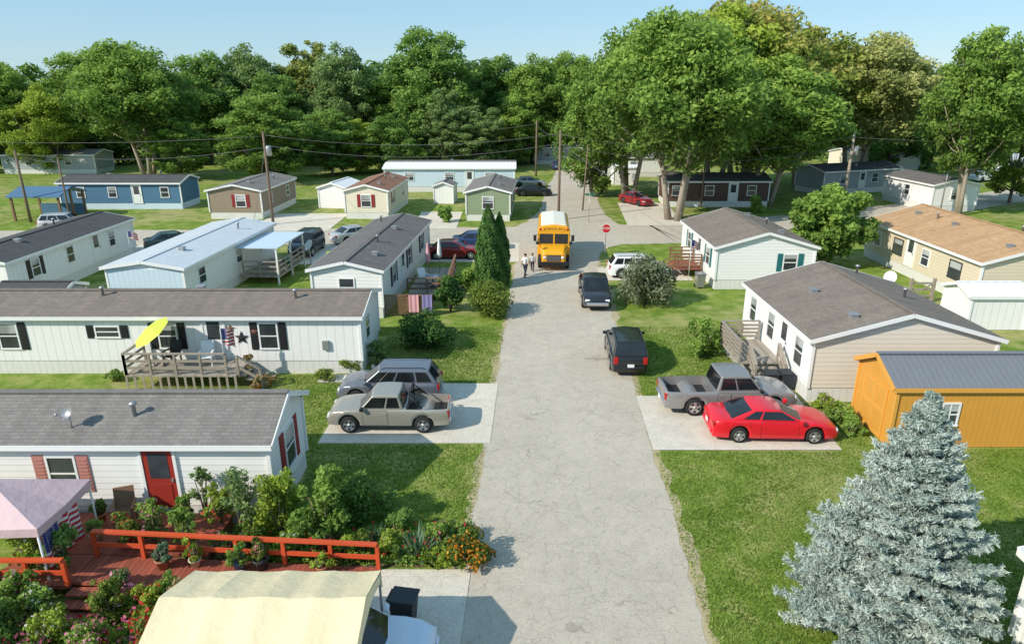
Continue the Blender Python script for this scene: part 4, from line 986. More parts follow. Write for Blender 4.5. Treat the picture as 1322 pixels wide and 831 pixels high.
steps(t, [(1.32+k*.28, 1.6+k*.28, -.8, .8, .28-k*.13, .33-k*.13) for k in range(3)], 'wood_grey')
for i, (xx, yy, mt, lb) in enumerate(((-5.6, 44.5, 'cloth_pink', 'closed pink patio umbrella on the brown patio deck'), (-5.0, 46.0, 'cloth_white', 'closed white patio umbrella on the brown patio deck'))):
    u = thing('closed_umbrella', lb, 'umbrella', (xx, yy, .48), 0)
    m = MB(); m.tube([(0, 0, 0), (0, 0, 2.3)], .025, 8); m.build('pole', 'grey_metal', u)
    m = MB(); m.lathe([(.12, .9), (.17, 1.1), (.12, 1.7), (.05, 2.2), (.01, 2.3)], n=9); m.build('canopy', mt, u)
t = thing('awning_porch', 'porch with pale blue awning on the side of the pale grey roofed home', 'porch', (-16.55, 46.6, 0), -3)
m = MB(); m.prism([(-2.6, 2.45), (2.6, 2.45), (2.6, 2.52), (-2.6, 2.52)], -1.4, 1.3); m.build('awning', 'pale_blue_panel', t)
for yy in (-2.5, 0, 2.5): m = MB(); m.box(1.1, 1.2, yy-.05, yy+.05, 0, 2.45); m.build('post', 'trim_white', t)
m = MB(); m.box(-1.3, 1.25, -2.55, 2.55, .5, .58); m.build('deck_boards', 'wood_grey', t)
railing(t, (1.2, -2.5, .58), (1.2, 2.5, .58), n=5, mid=2); railing(t, (-1.2, -2.5, .58), (1.1, -2.5, .58), n=3, mid=2)
t = thing('entry_deck', 'weathered wooden entry deck with railing in front of the beige double width home', 'deck', (11.2, 29.9, 0), 0)
m = MB(); m.box(-1.0, .95, -1.3, 1.7, .66, .74); m.build('deck_boards', 'wood_grey', t)
steps(t, [(-.5, .7, -1.6-k*.28, -1.32-k*.28, .52-k*.17, .57-k*.17) for k in range(3)], 'wood_grey')
railing(t, (-.95, -1.25, .74), (-.95, 1.65, .74), n=5, mid=4); railing(t, (-.95, 1.65, .74), (.9, 1.65, .74), n=3, mid=4); railing(t, (-.55, -2.3, .05), (-.55, -1.3, .7), n=2, mid=2); railing(t, (.75, -2.3, .05), (.75, -1.3, .7), n=2, mid=2)
t = thing('entry_steps', 'reddish brown entry deck with stairs at the home with teal shutters', 'steps', (12.2, 46.9, 0), 0)
m = MB(); m.box(-.9, .85, -1.2, 1.2, .6, .68); m.build('landing', 'wood_red', t)
steps(t, [(-1.2-k*.28, -.92-k*.28, -.9, .9, .5-k*.14, .55-k*.14) for k in range(4)], 'wood_red')
railing(t, (-.85, -1.15, .68), (.8, -1.15, .68), n=3, mat='wood_brown', mid=4); railing(t, (-1.9, -.95, .05), (-.95, -.95, .66), n=2, mat='wood_brown', mid=2); railing(t, (-.85, 1.15, .68), (.8, 1.15, .68), n=3, mat='wood_brown', mid=3)
t = thing('wooden_gate', 'weathered wooden gate beside the white storage shed', 'gate', (0, 0, 0), 0)
xg, yg = G(1172, 390)
for q in (0, 1.38): m = MB(); m.box(xg+q-.08, xg+q+.08, yg-.08, yg+.08, 0, 1.5); m.build('post', 'wood_grey_v', t)
m = MB()
for zz in (.35, .75, 1.15): m.box(xg+.08, xg+1.3, yg-.03, yg+.03, zz, zz+.12)
m.bar((xg+.1, yg-.045, .4), (xg+1.28, yg-.045, 1.2), .03, .1); m.build('gate_panel', 'wood_grey_v', t)
X, Y = G(55, 284); t = thing('pavilion', 'dark timber pavilion with blue roof in front of the blue home', 'pavilion', (X, Y+1.5, 0), 0)
m = MB(); m.prism([(-2.3, 2.3), (0, 3.0), (2.3, 2.3), (2.3, 2.4), (0, 3.12), (-2.3, 2.4)], -2.6, 2.6); m.build('roof', 'roof_blue', t)
for x in (-2.3, 2.3):
    for y in (-2, 0, 2): m = MB(); m.box(x-.09, x+.09, y-.09, y+.09, 0, 2.35 if y else 2.9); m.build('post', 'wood_brown', t)
m = MB(); m.box(-2.2, 2.2, 1.9, 2.0, .05, 1.1); m.build('back_panel', 'blue_siding', t)
for i, (px, py, lb) in enumerate(((1143, 392, 'white satellite dish on a post beside the wooden gate'), (402, 345, 'white satellite dish on a post beside the dark shingle roofed home'))):
    X, Y = G(px, py); t = thing('satellite_dish', lb, 'satellite dish', (X, Y, 0), 0); m = MB(); m.tube([(0, 0, 0), (0, 0, 1.3)], .035, 8); m.build('post', 'grey_metal', t)
    dd = dish(t, 0, 0, 1.1, 235, .36); dd.name = 'dish'
X, Y = G(940, 462); t = thing('kettle_grill', 'dark round grill standing by the weathered entry deck', 'grill', (X, Y, 0), 0)
m = MB(); m.lathe([(.03, .55), (.22, .62), (.30, .76), (.30, .80), (.24, .95), (.05, 1.02), (.02, 1.06)], n=16); m.build('kettle', 'black_plastic', t)
for k in range(3): a = 2*PI*k/3; m = MB(); m.tube([(math.cos(a)*.15, math.sin(a)*.15, .62), (math.cos(a)*.3, math.sin(a)*.3, 0)], .015, 6); m.build('leg', 'grey_metal', t)
t = thing('patio_table', 'small round grey table on the brown patio deck', 'table', (-5.0, 41.8, .48), 0)
m = MB(); m.lathe([(.5, .70), (.5, .73)], n=18); m.build('tabletop', 'grey_metal', t)
m = MB(); m.lathe([(.25, 0), (.25, .03), (.04, .06), (.04, .70)], n=12); m.build('pedestal', 'black_plastic', t)

# ------------------------------------------------------------------ trees
def tree_proto(h, r, th, nb, nl, leaf, seed, trunk_r=.32, forks=1, bark='bark'):
    global rng
    rng = np.random.default_rng(seed); rd = random.Random(seed)
    root = thing('tree', '', 'tree')
    cz = (th+h)/2; rz = (h-th)/2; blobs = []; lim = MB()
    for i in range(nb):
        while True:
            d = np.array([rd.uniform(-1, 1), rd.uniform(-1, 1), rd.uniform(-1, 1)])
            q = np.linalg.norm(d)
            if .3 < q < .99: break
        br = r*rd.uniform(.08, .23)*(1.15-.35*q)
        taper = 1-.3*max(0, d[2])
        blobs.append((d[0]*r*taper, d[1]*r*taper, cz+d[2]*rz*.98, br))
    blobs.append((0, 0, cz, r*.42)); blobs.append((0, 0, cz+rz*.4, r*.36))
    tops = []
    for f in range(forks):
        a = 2*PI*f/forks+rd.random(); off = 0 if forks == 1 else r*.22
        pts = [(math.cos(a)*off*.3, math.sin(a)*off*.3, -.2), (math.cos(a)*off*.6+rd.uniform(-.1, .1), math.sin(a)*off*.6, th*.6), (math.cos(a)*off, math.sin(a)*off, th+.15*(h-th)), (math.cos(a)*off*1.3, math.sin(a)*off*1.3, th+.7*(h-th))]
        lim.tube(pts, [trunk_r*1.25, trunk_r*.9, trunk_r*.7, trunk_r*.2], 9); tops.append(pts)
    for i, b in enumerate(blobs[:min(22, nb)]):
        pts = rd.choice(tops); s0 = Vector(pts[1]).lerp(Vector(pts[2]), rd.uniform(.3, 1)); e = Vector(b[:3]); mid = s0.lerp(e, .5)+Vector((0, 0, -.1*(e-s0).length))
        lim.tube([s0, mid, e], [trunk_r*.42, trunk_r*.26, trunk_r*.08], 6)
    lim.build('trunk', bark, root)
    c, nr, sz_, val = blob_leaves(blobs, nl, leaf, (.25, 1.45), rnd=1.7, up=.5)
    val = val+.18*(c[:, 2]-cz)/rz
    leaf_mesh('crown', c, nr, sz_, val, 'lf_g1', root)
    return root, h, r
PRO = [tree_proto(20, 7.0, 4.5, 140, 30000, .31, 11, .30, 2),
       tree_proto(20, 6.0, .6, 150, 30000, .29, 12, .30, 1),
       tree_proto(20, 5.0, .6, 120, 24000, .28, 13, .26, 1),
       tree_proto(20, 8.0, 5.0, 200, 40000, .31, 14, .30, 3),
       tree_proto(20, 7.0, 1.2, 135, 29000, .30, 15, .30, 2)]
used = set()
def place_tree(px, base, top, wpx, col, pr, label, group=None, bark=None, rz=None):
    X, Y = G(px, base); h = ztop(top, Y)*1.03; zc = Y*CT+(H-h*.6)*ST; X = (px-661)/FP*zc; r = wpx/2/FP*zc
    root, h0, r0 = PRO[pr]
    if pr in used: root = copy_tree(root)
    used.add(pr)
    root.location = (X, Y, 0); root.scale = (r/r0, r/r0, h/h0); root.rotation_euler = (0, 0, random.uniform(0, 6.28) if rz is None else rz)
    tag(root, label, 'tree', group)
    if group is None and 'group' in root: del root['group']
    for c in root.children:
        if c.name.startswith('crown'): c.material_slots[0].link = 'OBJECT'; c.material_slots[0].material = M[col]
        elif bark: c.material_slots[0].link = 'OBJECT'; c.material_slots[0].material = M[bark]
GW = 'trees of the wood behind the homes'
rows = [
 (8, 222, 80, 95, 'lf_g1', 1, 'green tree at the far left end of the wood'),
 (52, 224, 112, 96, 'lf_lime', 4, 'yellow green tree left of the broad oak'),
 (112, 214, 62, 115, 'lf_g1', 1, 'tall tree just left behind the broad oak'),
 (176, 230, 60, 155, 'lf_g1', 3, 'broad spreading oak with bare forked trunk behind the blue home'),
 (262, 212, 66, 115, 'lf_g2', 1, 'dark tall tree right of the broad oak'),
 (228, 232, 150, 76, 'lf_g1', 2, 'short dense tree between the blue and the brown homes'),
 (318, 210, 62, 105, 'lf_g3', 4, 'greyish green tree above the brown home'),
 (356, 214, 92, 95, 'lf_g2', 1, 'dark tree right behind the left utility pole'),
 (340, 236, 120, 120, 'lf_g1', 1, 'lower leafy tree left behind the left utility pole'),
 (398, 206, 50, 95, 'lf_yel', 2, 'tall tree with yellowish crown right of the left utility pole'),
 (440, 212, 62, 105, 'lf_g3', 4, 'greyish crowned tree above the cream home'),
 (425, 226, 140, 84, 'lf_g2', 1, 'lower dark tree behind the white shed'),
 (462, 224, 152, 70, 'lf_lime', 2, 'small yellow green tree above the cream home'),
 (490, 210, 95, 85, 'lf_g1', 1, 'mid green tree left of the tallest dark tree'),
 (556, 214, 34, 140, 'lf_g2', 1, 'tallest dark tree in the middle of the wood'),
 (576, 222, 112, 64, 'lf_g3', 2, 'slim light tree in front of the tallest dark tree'),
 (505, 224, 150, 84, 'lf_g2', 4, 'low dark tree left of the long pale blue home'),
 (640, 208, 70, 105, 'lf_g2', 1, 'dark tree above the right end of the long pale blue home'),
 (620, 222, 135, 74, 'lf_g3', 2, 'lower tree behind the olive green home'),
 (690, 210, 75, 95, 'lf_g1', 4, 'mid green tree behind the distant utility pole'),
 (665, 214, 120, 74, 'lf_g1', 1, 'smaller tree left of the distant utility pole'),
 (738, 208, 66, 95, 'lf_g1', 1, 'tree at the end of the north street'),
 (775, 254, 85, 120, 'lf_g1', 4, 'leafy tree on the left side of the big right grove'),
 (818, 256, 38, 170, 'lf_g1', 3, 'big tree second from the left in the right grove'),
 (882, 284, 24, 225, 'lf_g1', 3, 'nearest big tree of the right grove with pale bare trunks'),
 (930, 256, 16, 190, 'lf_lime', 0, 'light green big tree behind the nearest tree of the right grove'),
 (968, 248, 8, 225, 'lf_rust', 3, 'tallest tree of the right grove with rusty autumn top'),
 (1000, 266, 80, 185, 'lf_g1', 0, 'green tree right of the pale trunks in the right grove'),
 (1045, 240, 45, 175, 'lf_rust', 0, 'tree between the rusty topped tree and the pale autumn tree'),
 (1112, 238, 52, 180, 'lf_pale', 3, 'pale yellow pink autumn tree behind the round leafy tree'),
 (1160, 222, 72, 105, 'lf_g2', 1, 'dark tree right of the pale autumn tree'),
 (1205, 218, 92, 95, 'lf_g1', 4, 'mid green tree left of the twin trunked tree'),
 (1268, 278, 46, 140, 'lf_g1', 0, 'tall twin trunked tree at right beside the small white gabled home'),
 (1318, 214, 62, 115, 'lf_g1', 1, 'green tree at the right end of the wood'),
 (1238, 210, 80, 84, 'lf_g3', 4, 'greyish tree behind the twin trunked tree'),
 (1330, 262, 70, 95, 'lf_lime', 2, 'light green tree at the right edge behind the tan roof'),
 (-40, 222, 80, 110, 'lf_g1', 1, 'tree just outside the left picture edge'),
 (1375, 222, 70, 120, 'lf_g1', 1, 'tree just outside the right picture edge')]
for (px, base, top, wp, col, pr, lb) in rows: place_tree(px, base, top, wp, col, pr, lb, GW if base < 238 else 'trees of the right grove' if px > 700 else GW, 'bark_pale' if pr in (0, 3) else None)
rng = np.random.default_rng(5)
bl = []
for i in range(420):
    X = rng.uniform(-190, 190); Y = rng.uniform(138, 165); z = rng.uniform(1, 15.5); bl.append((X, Y, z, rng.uniform(1.6, 4.0)))
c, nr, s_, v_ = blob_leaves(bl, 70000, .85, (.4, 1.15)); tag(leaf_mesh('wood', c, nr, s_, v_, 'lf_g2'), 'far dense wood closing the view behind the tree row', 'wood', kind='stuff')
bl = [(rng.uniform(-110, 110), rng.uniform(114, 132), rng.uniform(.3, 4.6), rng.uniform(1.0, 2.4)) for i in range(330)]
bl = [b for b in bl if not (4 < b[0] < 24 and b[1] < 126) and not (50 < b[0] < 85 and b[1] < 120) and not (-80 < b[0] < -60 and b[1] < 118)]
c, nr, s_, v_ = blob_leaves(bl, 44000, .42); tag(leaf_mesh('undergrowth', c, nr, s_, v_, 'lf_under'), 'dark undergrowth along the foot of the wood', 'undergrowth', kind='stuff')

def bush(label, px, base, h, r, col, n=1800, leaf=.14, name='shrub', cat='shrub', nb=14, group=None, flowers=None, nf=200, xy=None, fl=.09, loose=False):
    X, Y = xy if xy else G(px, base)
    bl = []
    for i in range(nb):
        a = rng.uniform(0, 2*PI); q = rng.uniform(0, .85 if loose else .68); zz = rng.uniform(.12 if loose else .2, .88 if loose else .8)
        tp = 1-.45*max(0, zz-.4)
        bl.append((math.cos(a)*q*r*tp, math.sin(a)*q*r*tp, zz*h, r*(rng.uniform(.12, .34) if loose else rng.uniform(.24, .44))))
    zs = min(1.1, h/(2*r)+.3)
    c, nr, s_, v_ = blob_leaves(bl, n, leaf, (.3, 1.3) if loose else (.45, 1.14), zs=zs, rnd=1.3 if loose else 1.1); c[:, 2] = np.maximum(c[:, 2], .02)
    root = thing(name, label, cat, (X, Y, 0), 0, group)
    leaf_mesh('foliage', c, nr, s_, v_, col, root)
    m = MB()
    for k in range(6):
        a = k*1.05; m.tube([(0, 0, -.05), (math.cos(a)*r*.25, math.sin(a)*r*.25, h*.35), (math.cos(a)*r*.5, math.sin(a)*r*.5, h*.7)], [.035, .025, .008], 5)
    m.build('stem', 'bark', root)
    if flowers:
        c, nr, s_, v_ = blob_leaves(bl, nf, fl, (1.05, 1.3), zs=zs, up=.7); c[:, 2] = np.maximum(c[:, 2], .05); fo = leaf_mesh('flowers', c, nr, s_, v_, flowers, root, el=1.0); fo['kind'] = 'stuff'
    return root
x_, y_ = G(1064, 345)
rt = tree_proto(5.9, 3.1, .7, 70, 15000, .23, 33, .14, 2)[0]; rt.location = (x_, y_, 0); tag(rt, 'round leafy tree between the home with teal shutters and the tan roof', 'tree'); rt.children[1].data.materials[0] = M['lf_g2']
bush('grey green rounded bush on the lawn beside the black pickup', 833, 393, 2.8, 1.9, 'lf_grey', 7500, .12, nb=32)
bush('loose green bush on the right lawn beyond the black crossover', 905, 460, 1.9, 1.05, 'lf_g1', 3000, .10, nb=30, loose=True)
bush('clipped round shrub with reddish tips left of the road', 632, 407, 1.9, 1.5, 'lf_box', 6500, .10, nb=40, flowers='lf_burg', nf=350, fl=.08)
bush('low dense dark shrub beside the lattice fence', 556, 448, 1.75, 1.6, 'lf_arb', 7000, .10, nb=34)
bush('small dark evergreen shrub behind the lattice fence', 582, 402, 2.6, 1.0, 'lf_arb', 4000, .11, nb=18)
bush('pale green bushy tree at the gable of the dark shingle roofed home', 437, 374, 2.8, 1.3, 'lf_lime', 3000, .15)
bush('small bush beside the brown home driveway', 575, 287, 1.6, .9, 'lf_g1', 1200, .2)
bush('small dark bush behind the stop sign', 975, 275, 1.8, 1.1, 'lf_g1', 1200, .22)
bush('small bush at the wall of the home with teal shutters', 1002, 372, .8, .5, 'lf_g1', 800, .12)
bush('green bush beside the red coupe and the orange shed', 1085, 545, .8, .6, 'lf_g1', 1600, .08, loose=True, nb=20)
bush('low plants at the foot of the beige double width home', 1065, 528, .6, .55, 'lf_lime', 1000, .08, loose=True)
bush('leafy bush at the shed door corner', 1100, 560, .7, .5, 'lf_g1', 1200, .08, loose=True)
bush('low bush at the right end of the long white home', 455, 480, .7, .6, 'lf_box', 1000, .09, flowers='lf_yel', nf=60)
bush('tall grassy bush at the corner of the long white home', 492, 468, 1.3, .7, 'lf_g3', 1400, .09, loose=True, nb=20)
bush('orange tinted mum clump on the porch steps', 342, 497, .5, .45, 'lf_straw', 700, .08, flowers='lf_orange', nf=90)
bush('small shrub right of the porch steps', 420, 490, .5, .6, 'lf_box', 700, .08)
bush('dry cornstalk bundle beside the porch steps', 325, 490, 1.3, .3, 'lf_straw', 700, .10, loose=True)
bush('low green plant left of the weathered porch deck', 150, 492, .5, .5, 'lf_g1', 700, .08, loose=True)
bush('green shrub between the lattice fence and the patio steps', 600, 372, 1.4, .8, 'lf_g1', 1600, .11, loose=True, nb=22)
for i, (px, base, h, rad, lb) in enumerate(((631, 372, 5.4, .86, 'left and taller green evergreen column beside the road'), (645, 368, 4.8, .7, 'right and slightly shorter green evergreen column beside the road'))):
    X, Y = G(px, base); n = 13000; z = rng.random(n)*h; rr = rad*np.clip((1-(z/h)**2.9), 0, 1)**.85*(.7+.3*np.clip(z/.6, 0, 1)); a = rng.uniform(0, 2*PI, n)
    wob = 1+.08*np.sin(a*5+z*3)+.06*np.sin(z*7+a*2); q = rr*wob*(.7+.35*rng.random(n)); c = np.stack([np.cos(a)*q, np.sin(a)*q, z], 1); nr = np.stack([np.cos(a), np.sin(a), .3+0*a], 1)+rng.normal(size=(n, 3))*.4
    root = thing('evergreen_column', lb, 'tree', (X, Y, 0)); tg = np.stack([np.cos(a)*.3, np.sin(a)*.3, 1+0*a], 1)+rng.normal(size=(n, 3))*.25
    leaf_mesh('crown', c, nr, .13*(.6+.8*rng.random(n)), .3+.5*rng.random(n)+.15*np.sin(a*5+z*3), 'lf_arb', root, tang=tg); m = MB(); m.tube([(0, 0, -.1), (0, 0, h*.8)], [.12, .03], 8); m.build('trunk', 'bark', root)

def spruce(X, Y, h, R0, label):
    root = thing('spruce_tree', label, 'tree', (X, Y, 0))
    m = MB(); m.tube([(0, 0, -.1), (0, 0, h*.5), (0, 0, h*.98)], [.15, .09, .015], 8); br = MB()
    Cs, Vs, Ts = [], [], []
    z = .2
    while z < h*.985:
        f = z/h; R = R0*(1-f)**.88+.05; nb = max(5, int(8+18*(1-f)))
        for k in range(nb):
            a = 2*PI*(k+rng.random()*1.0)/nb+z*3; Lb = R*rng.uniform(.60, 1.12); up = .08+.58*f+rng.uniform(-.16, .16); zz0 = z+rng.uniform(-.1, .1)
            d = np.array([math.cos(a), math.sin(a), up]); d /= np.linalg.norm(d); sd = np.array([-math.sin(a), math.cos(a), 0]); bvv = rng.uniform(-.18, .18)
            p0 = np.array([0, 0, zz0]); pe = p0+d*Lb
            br.tube([tuple(p0), tuple(pe)], [.018, .004], 4)
            nt_ = max(5, int(Lb/.07))
            for i in range(nt_):
                t_ = (i+.6)/nt_; t_ = .12+.88*t_; base = p0+d*Lb*t_+np.array([0, 0, .12*t_*t_*Lb*.6])
                tl = (.40*(1-t_)+.15)*min(1, Lb*.8+.25)*rng.uniform(.7, 1.25)
                for s in (-1, 1, 0):
                    td = d*(.75 if s else 1)+sd*s*.8+rng.normal(size=3)*.2; td /= np.linalg.norm(td); td[2] += .12
                    L1 = tl*(1 if s else .5)
                    nseg = max(1, int(L1/.07))
                    for q in range(nseg):
                        c0 = base+td*L1*(q+.5)/nseg
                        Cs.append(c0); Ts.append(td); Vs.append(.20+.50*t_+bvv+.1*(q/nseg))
        z += .13+.06*(1-f)
    K = 7; c = np.repeat(np.array(Cs), K, 0); n = len(c); c = c+rng.normal(size=(n, 3))*.024
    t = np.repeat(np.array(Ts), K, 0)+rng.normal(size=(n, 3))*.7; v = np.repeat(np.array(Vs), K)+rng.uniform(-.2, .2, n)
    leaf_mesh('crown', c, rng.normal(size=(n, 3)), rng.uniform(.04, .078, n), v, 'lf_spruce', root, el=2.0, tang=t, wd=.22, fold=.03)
    m.build('trunk', 'bark', root); br.build('branch', 'bark', root)
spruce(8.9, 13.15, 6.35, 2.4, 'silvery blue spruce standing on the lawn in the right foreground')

def blade_plant(label, px, base, h, n, col, w=.06, spread=.7, xy=None, name='plant', cat='plant', group=None):
    X, Y = xy if xy else G(px, base); a = rng.uniform(0, 2*PI, n); el_ = rng.uniform(.25, 1.3, n); L_ = h*(.6+.5*rng.random(n))
    d = np.stack([np.cos(a)*np.cos(el_)*spread*1.3, np.sin(a)*np.cos(el_)*spread*1.3, np.sin(el_)], 1); d /= np.linalg.norm(d, axis=1, keepdims=True)
    c = d*L_.reshape(-1, 1)*.5; nr = np.stack([-np.cos(a)*np.sin(el_), -np.sin(a)*np.sin(el_), np.cos(el_)], 1)
    o = leaf_mesh(name, c, nr, L_*.0+w*2, .45+.5*(rng.random(n)-.5), col, None, el=1, tang=d)
    me = o.data; n4 = n*4; co = np.empty(n4*3, np.float32); me.vertices.foreach_get('co', co); v = co.reshape(n, 4, 3)
    v[:, 0] = 0; v[:, 2] = d*L_.reshape(-1, 1); me.vertices.foreach_set('co', v.reshape(-1)); me.update()
    o.location = (X, Y, .02); return tag(o, label, cat, group)
beds = [
 ('tall leafy shrub at the right corner of the red door home', -5.4, 16.7, 2.6, .95, 'lf_g1', 5600, .085, None, 0),
 ('dark green shrub behind the tall corner shrub', -4.6, 17.8, 1.5, 1.1, 'lf_g2', 4000, .09, None, 0),
 ('leafy shrub left of the tall corner shrub', -6.75, 16.9, 2.3, .75, 'lf_lime', 3200, .08, None, 0),
 ('loose vine shrub in front of the white wall', -7.8, 16.95, 2.4, .65, 'lf_g3', 1300, .075, None, 0),
 ('small bright shrub between the vine shrub and the leafy shrub', -7.3, 16.1, 1.1, .5, 'lf_box', 1700, .065, None, 0),
 ('pink flowering plant below the vine shrub', -8.05, 16.0, .9, .45, 'lf_g1', 1200, .06, 'lf_pinkfl', 160),
 ('low green plant beside the ramp railing near the corner', -4.3, 16.0, .7, .45, 'lf_box', 1600, .06, 'lf_yel', 60),
 ('burgundy leaved plant beside the ramp railing', -5.1, 15.95, .7, .35, 'lf_burg', 1000, .065, None, 0),
 ('bushy green plant under the leafy shrub', -6.2, 16.0, .9, .45, 'lf_g1', 1500, .065, 'lf_whitefl', 80),
 ('yellow flowering clump behind the ramp railing end', -3.45, 16.2, .8, .5, 'lf_lime', 1800, .06, 'lf_yel', 150),
 ('dark leafy clump behind the yellow flowering clump', -3.3, 17.0, .8, .55, 'lf_g2', 1600, .065, None, 0),
 ('large leafy clump beside the yucca at the garden end', -1.95, 16.5, .8, .5, 'lf_g1', 1900, .07, 'lf_pinkfl', 60),
 ('light green low clump beside the marigold clump', -1.9, 15.7, .45, .38, 'lf_lime', 1200, .055, None, 0),
 ('orange marigold clump at the road corner of the garden', -1.15, 15.75, .75, .74, 'lf_box', 3400, .06, 'lf_orange', 650),
 ('dark low plant behind the marigold clump', -1.35, 16.7, .5, .45, 'lf_g2', 1200, .065, None, 0),
 ('small shrub on the red deck edge by the railing', -9.0, 15.85, 1.25, .42, 'lf_g1', 1200, .065, None, 0),
 ('tall thin shrub beside the red door', -9.0, 17.2, 1.9, .35, 'lf_g3', 800, .065, None, 0),
 ('bushy plant in front of the wall left of the vine shrub', -8.5, 17.0, 1.4, .45, 'lf_lime', 1400, .07, 'lf_redfl', 50),
 ('bushy pink flowering shrub on the deck in front of the red door', -10.0, 16.2, 1.3, .45, 'lf_g1', 1300, .065, 'lf_pinkfl', 90),
 ('green shrub on the red deck beside the brown chair', -10.6, 15.9, 1.1, .45, 'lf_box', 1300, .065, 'lf_redfl', 80),
 ('dark green shrub in front of the fabric gazebo', -11.9, 15.0, 1.3, .5, 'lf_g2', 2000, .07, None, 0),
 ('light green shrub on the landing behind the short red rail', -12.6, 14.9, 1.2, .5, 'lf_lime', 1600, .065, 'lf_whitefl', 50),
 ('dark green shrub at the left edge below the gazebo', -13.3, 13.9, 1.2, .8, 'lf_arb', 2600, .07, None, 0),
 ('leafy shrub hiding the middle of the short red rail', -12.3, 13.9, 1.25, .5, 'lf_g1', 2000, .065, 'lf_pinkfl', 90),
 ('rounded shrub left of the red steps', -9.9, 13.6, 1.25, .5, 'lf_box', 2000, .065, None, 0),
 ('dark bush behind the rounded shrub', -11.6, 13.6, 1.1, .5, 'lf_g1', 1800, .065, 'lf_whitefl', 80),
 ('spiky tan shrub beside the carport cover', -8.15, 13.7, 1.25, .42, 'lf_straw', 1300, .06, None, 0),
 ('leafy plant between the tan shrub and the rounded shrub', -9.0, 13.8, .9, .45, 'lf_lime', 1500, .06, 'lf_redfl', 90),
 ('tall flowering plant on the ramp edge beside the steps', -10.0, 14.4, 1.0, .35, 'lf_g3', 1100, .06, 'lf_pinkfl', 110),
 ('green plant on the ground at the front edge of the ramp', -8.8, 14.4, .9, .35, 'lf_g1', 1100, .06, None, 0),
 ('dark shrub at the lower left edge', -12.3, 12.9, 1.2, .65, 'lf_g2', 2400, .065, None, 0),
 ('pink flowering bush in the lower left bed', -9.7, 12.4, .95, .58, 'lf_g1', 2200, .055, 'lf_pinkfl', 320),
 ('red flowering bush in the lower left bed', -8.5, 12.7, .9, .52, 'lf_box', 2000, .055, 'lf_redfl', 320),
 ('tall green clump behind the pink flowering bush', -10.8, 12.8, 1.0, .5, 'lf_lime', 1800, .06, 'lf_whitefl', 70),
 ('leafy flower clump in the bottom left corner', -10.7, 11.8, .9, .55, 'lf_g1', 2000, .06, 'lf_pinkfl', 240),
 ('pale flowering clump left of the carport cover', -7.9, 11.9, .9, .45, 'lf_g3', 1800, .06, 'lf_pinkfl', 200),
 ('white flowering clump at the bottom of the bed', -9.1, 11.7, .85, .5, 'lf_box', 1800, .055, 'lf_whitefl', 260),
 ('orange flowering clump beside the white flowering clump', -9.9, 11.4, .75, .45, 'lf_lime', 1500, .055, 'lf_orange', 200),
 ('small yellow green plant near the red flowering bush', -7.9, 12.8, .5, .35, 'lf_lime', 900, .055, 'lf_yel', 90),
 ('dark clump at the left bottom edge of the bed', -11.8, 12.0, .9, .6, 'lf_g2', 2000, .065, 'lf_redfl', 160)]
for (lb, bx, by, bh, brd, col, n, lf, fl_, nf) in beds:
    o = bush(lb, 0, 0, bh, brd, col, n, lf, flowers=fl_, nf=nf, fl=.085, xy=(bx, by), nb=28, loose=True)
    if by > 15.6 and bx < -8.3: o.location.z = .48
    if 14.4 < by < 15.6 and bx < -11.3: o.location.z = .475
def cover(name, label, regs, n, col, leaf, h, cat, lo=.03):
    cs = []
    tot = sum((b-a)*(d-c_) for a, b, c_, d in regs)
    for a, b, c_, d in regs:
        k = int(n*(b-a)*(d-c_)/tot); x = rng.uniform(a, b, k); y = rng.uniform(c_, d, k)
        hh = h*(.35+.65*np.abs(np.sin(x*2.3+1.7*np.sin(y*1.9))*np.cos(y*2.7+x))); cs.append(np.stack([x, y, lo+(rng.random(k) if lo < .1 else .8+.3*rng.random(k))*hh], 1))
    c = np.concatenate(cs); nr = rng.normal(size=(len(c), 3))*.7; nr[:, 2] += .8
    tag(leaf_mesh(name, c, nr, leaf*(.6+.8*rng.random(len(c))), .3+.5*rng.random(len(c)), col), label, cat, kind='stuff')
RG = [(-13.5, -7.9, 10.3, 13.3), (-10.2, -7.9, 13.3, 14.4), (-8.0, -3.6, 15.62, 17.0), (-3.6, -1.25, 15.62, 17.2)]
cover('ground_cover', 'low green ground cover filling the garden beds', RG, 19000, 'lf_g1', .075, .45, 'ground cover')
cover('light_ground_cover', 'lighter yellow green leaves mixed through the garden beds', RG, 8000, 'lf_lime', .07, .5, 'ground cover')
cover('small_flowers', 'scattered small pink flowers in the lower left garden bed', RG[:2], 700, 'lf_pinkfl', .09, .55, 'flowers', .12)
cover('red_flowers', 'scattered small red flowers across the garden beds', RG, 420, 'lf_redfl', .085, .5, 'flowers', .12)
for i, (bx, by, h, col, lb) in enumerate(((-2.65, 16.0, .95, 'lf_bluegreen', 'large blue green yucca near the road end of the garden'), (-3.9, 16.5, .7, 'lf_bluegreen', 'smaller yucca behind the ramp railing'), (-7.6, 15.8, .6, 'lf_bluegreen', 'spiky plant in front of the railing middle'), (-9.4, 14.2, .6, 'lf_g1', 'spiky plant in front of the railing left end'), (-5.6, 15.85, .6, 'lf_g1', 'grassy clump below the tall corner shrub'), (-6.75, 15.8, .5, 'lf_lime', 'light grassy clump behind the railing'), (-2.3, 15.75, .5, 'lf_lime', 'pale hosta clump beside the large yucca'))):
    blade_plant(lb, 0, 0, h, 90, col, .045, xy=(bx, by))
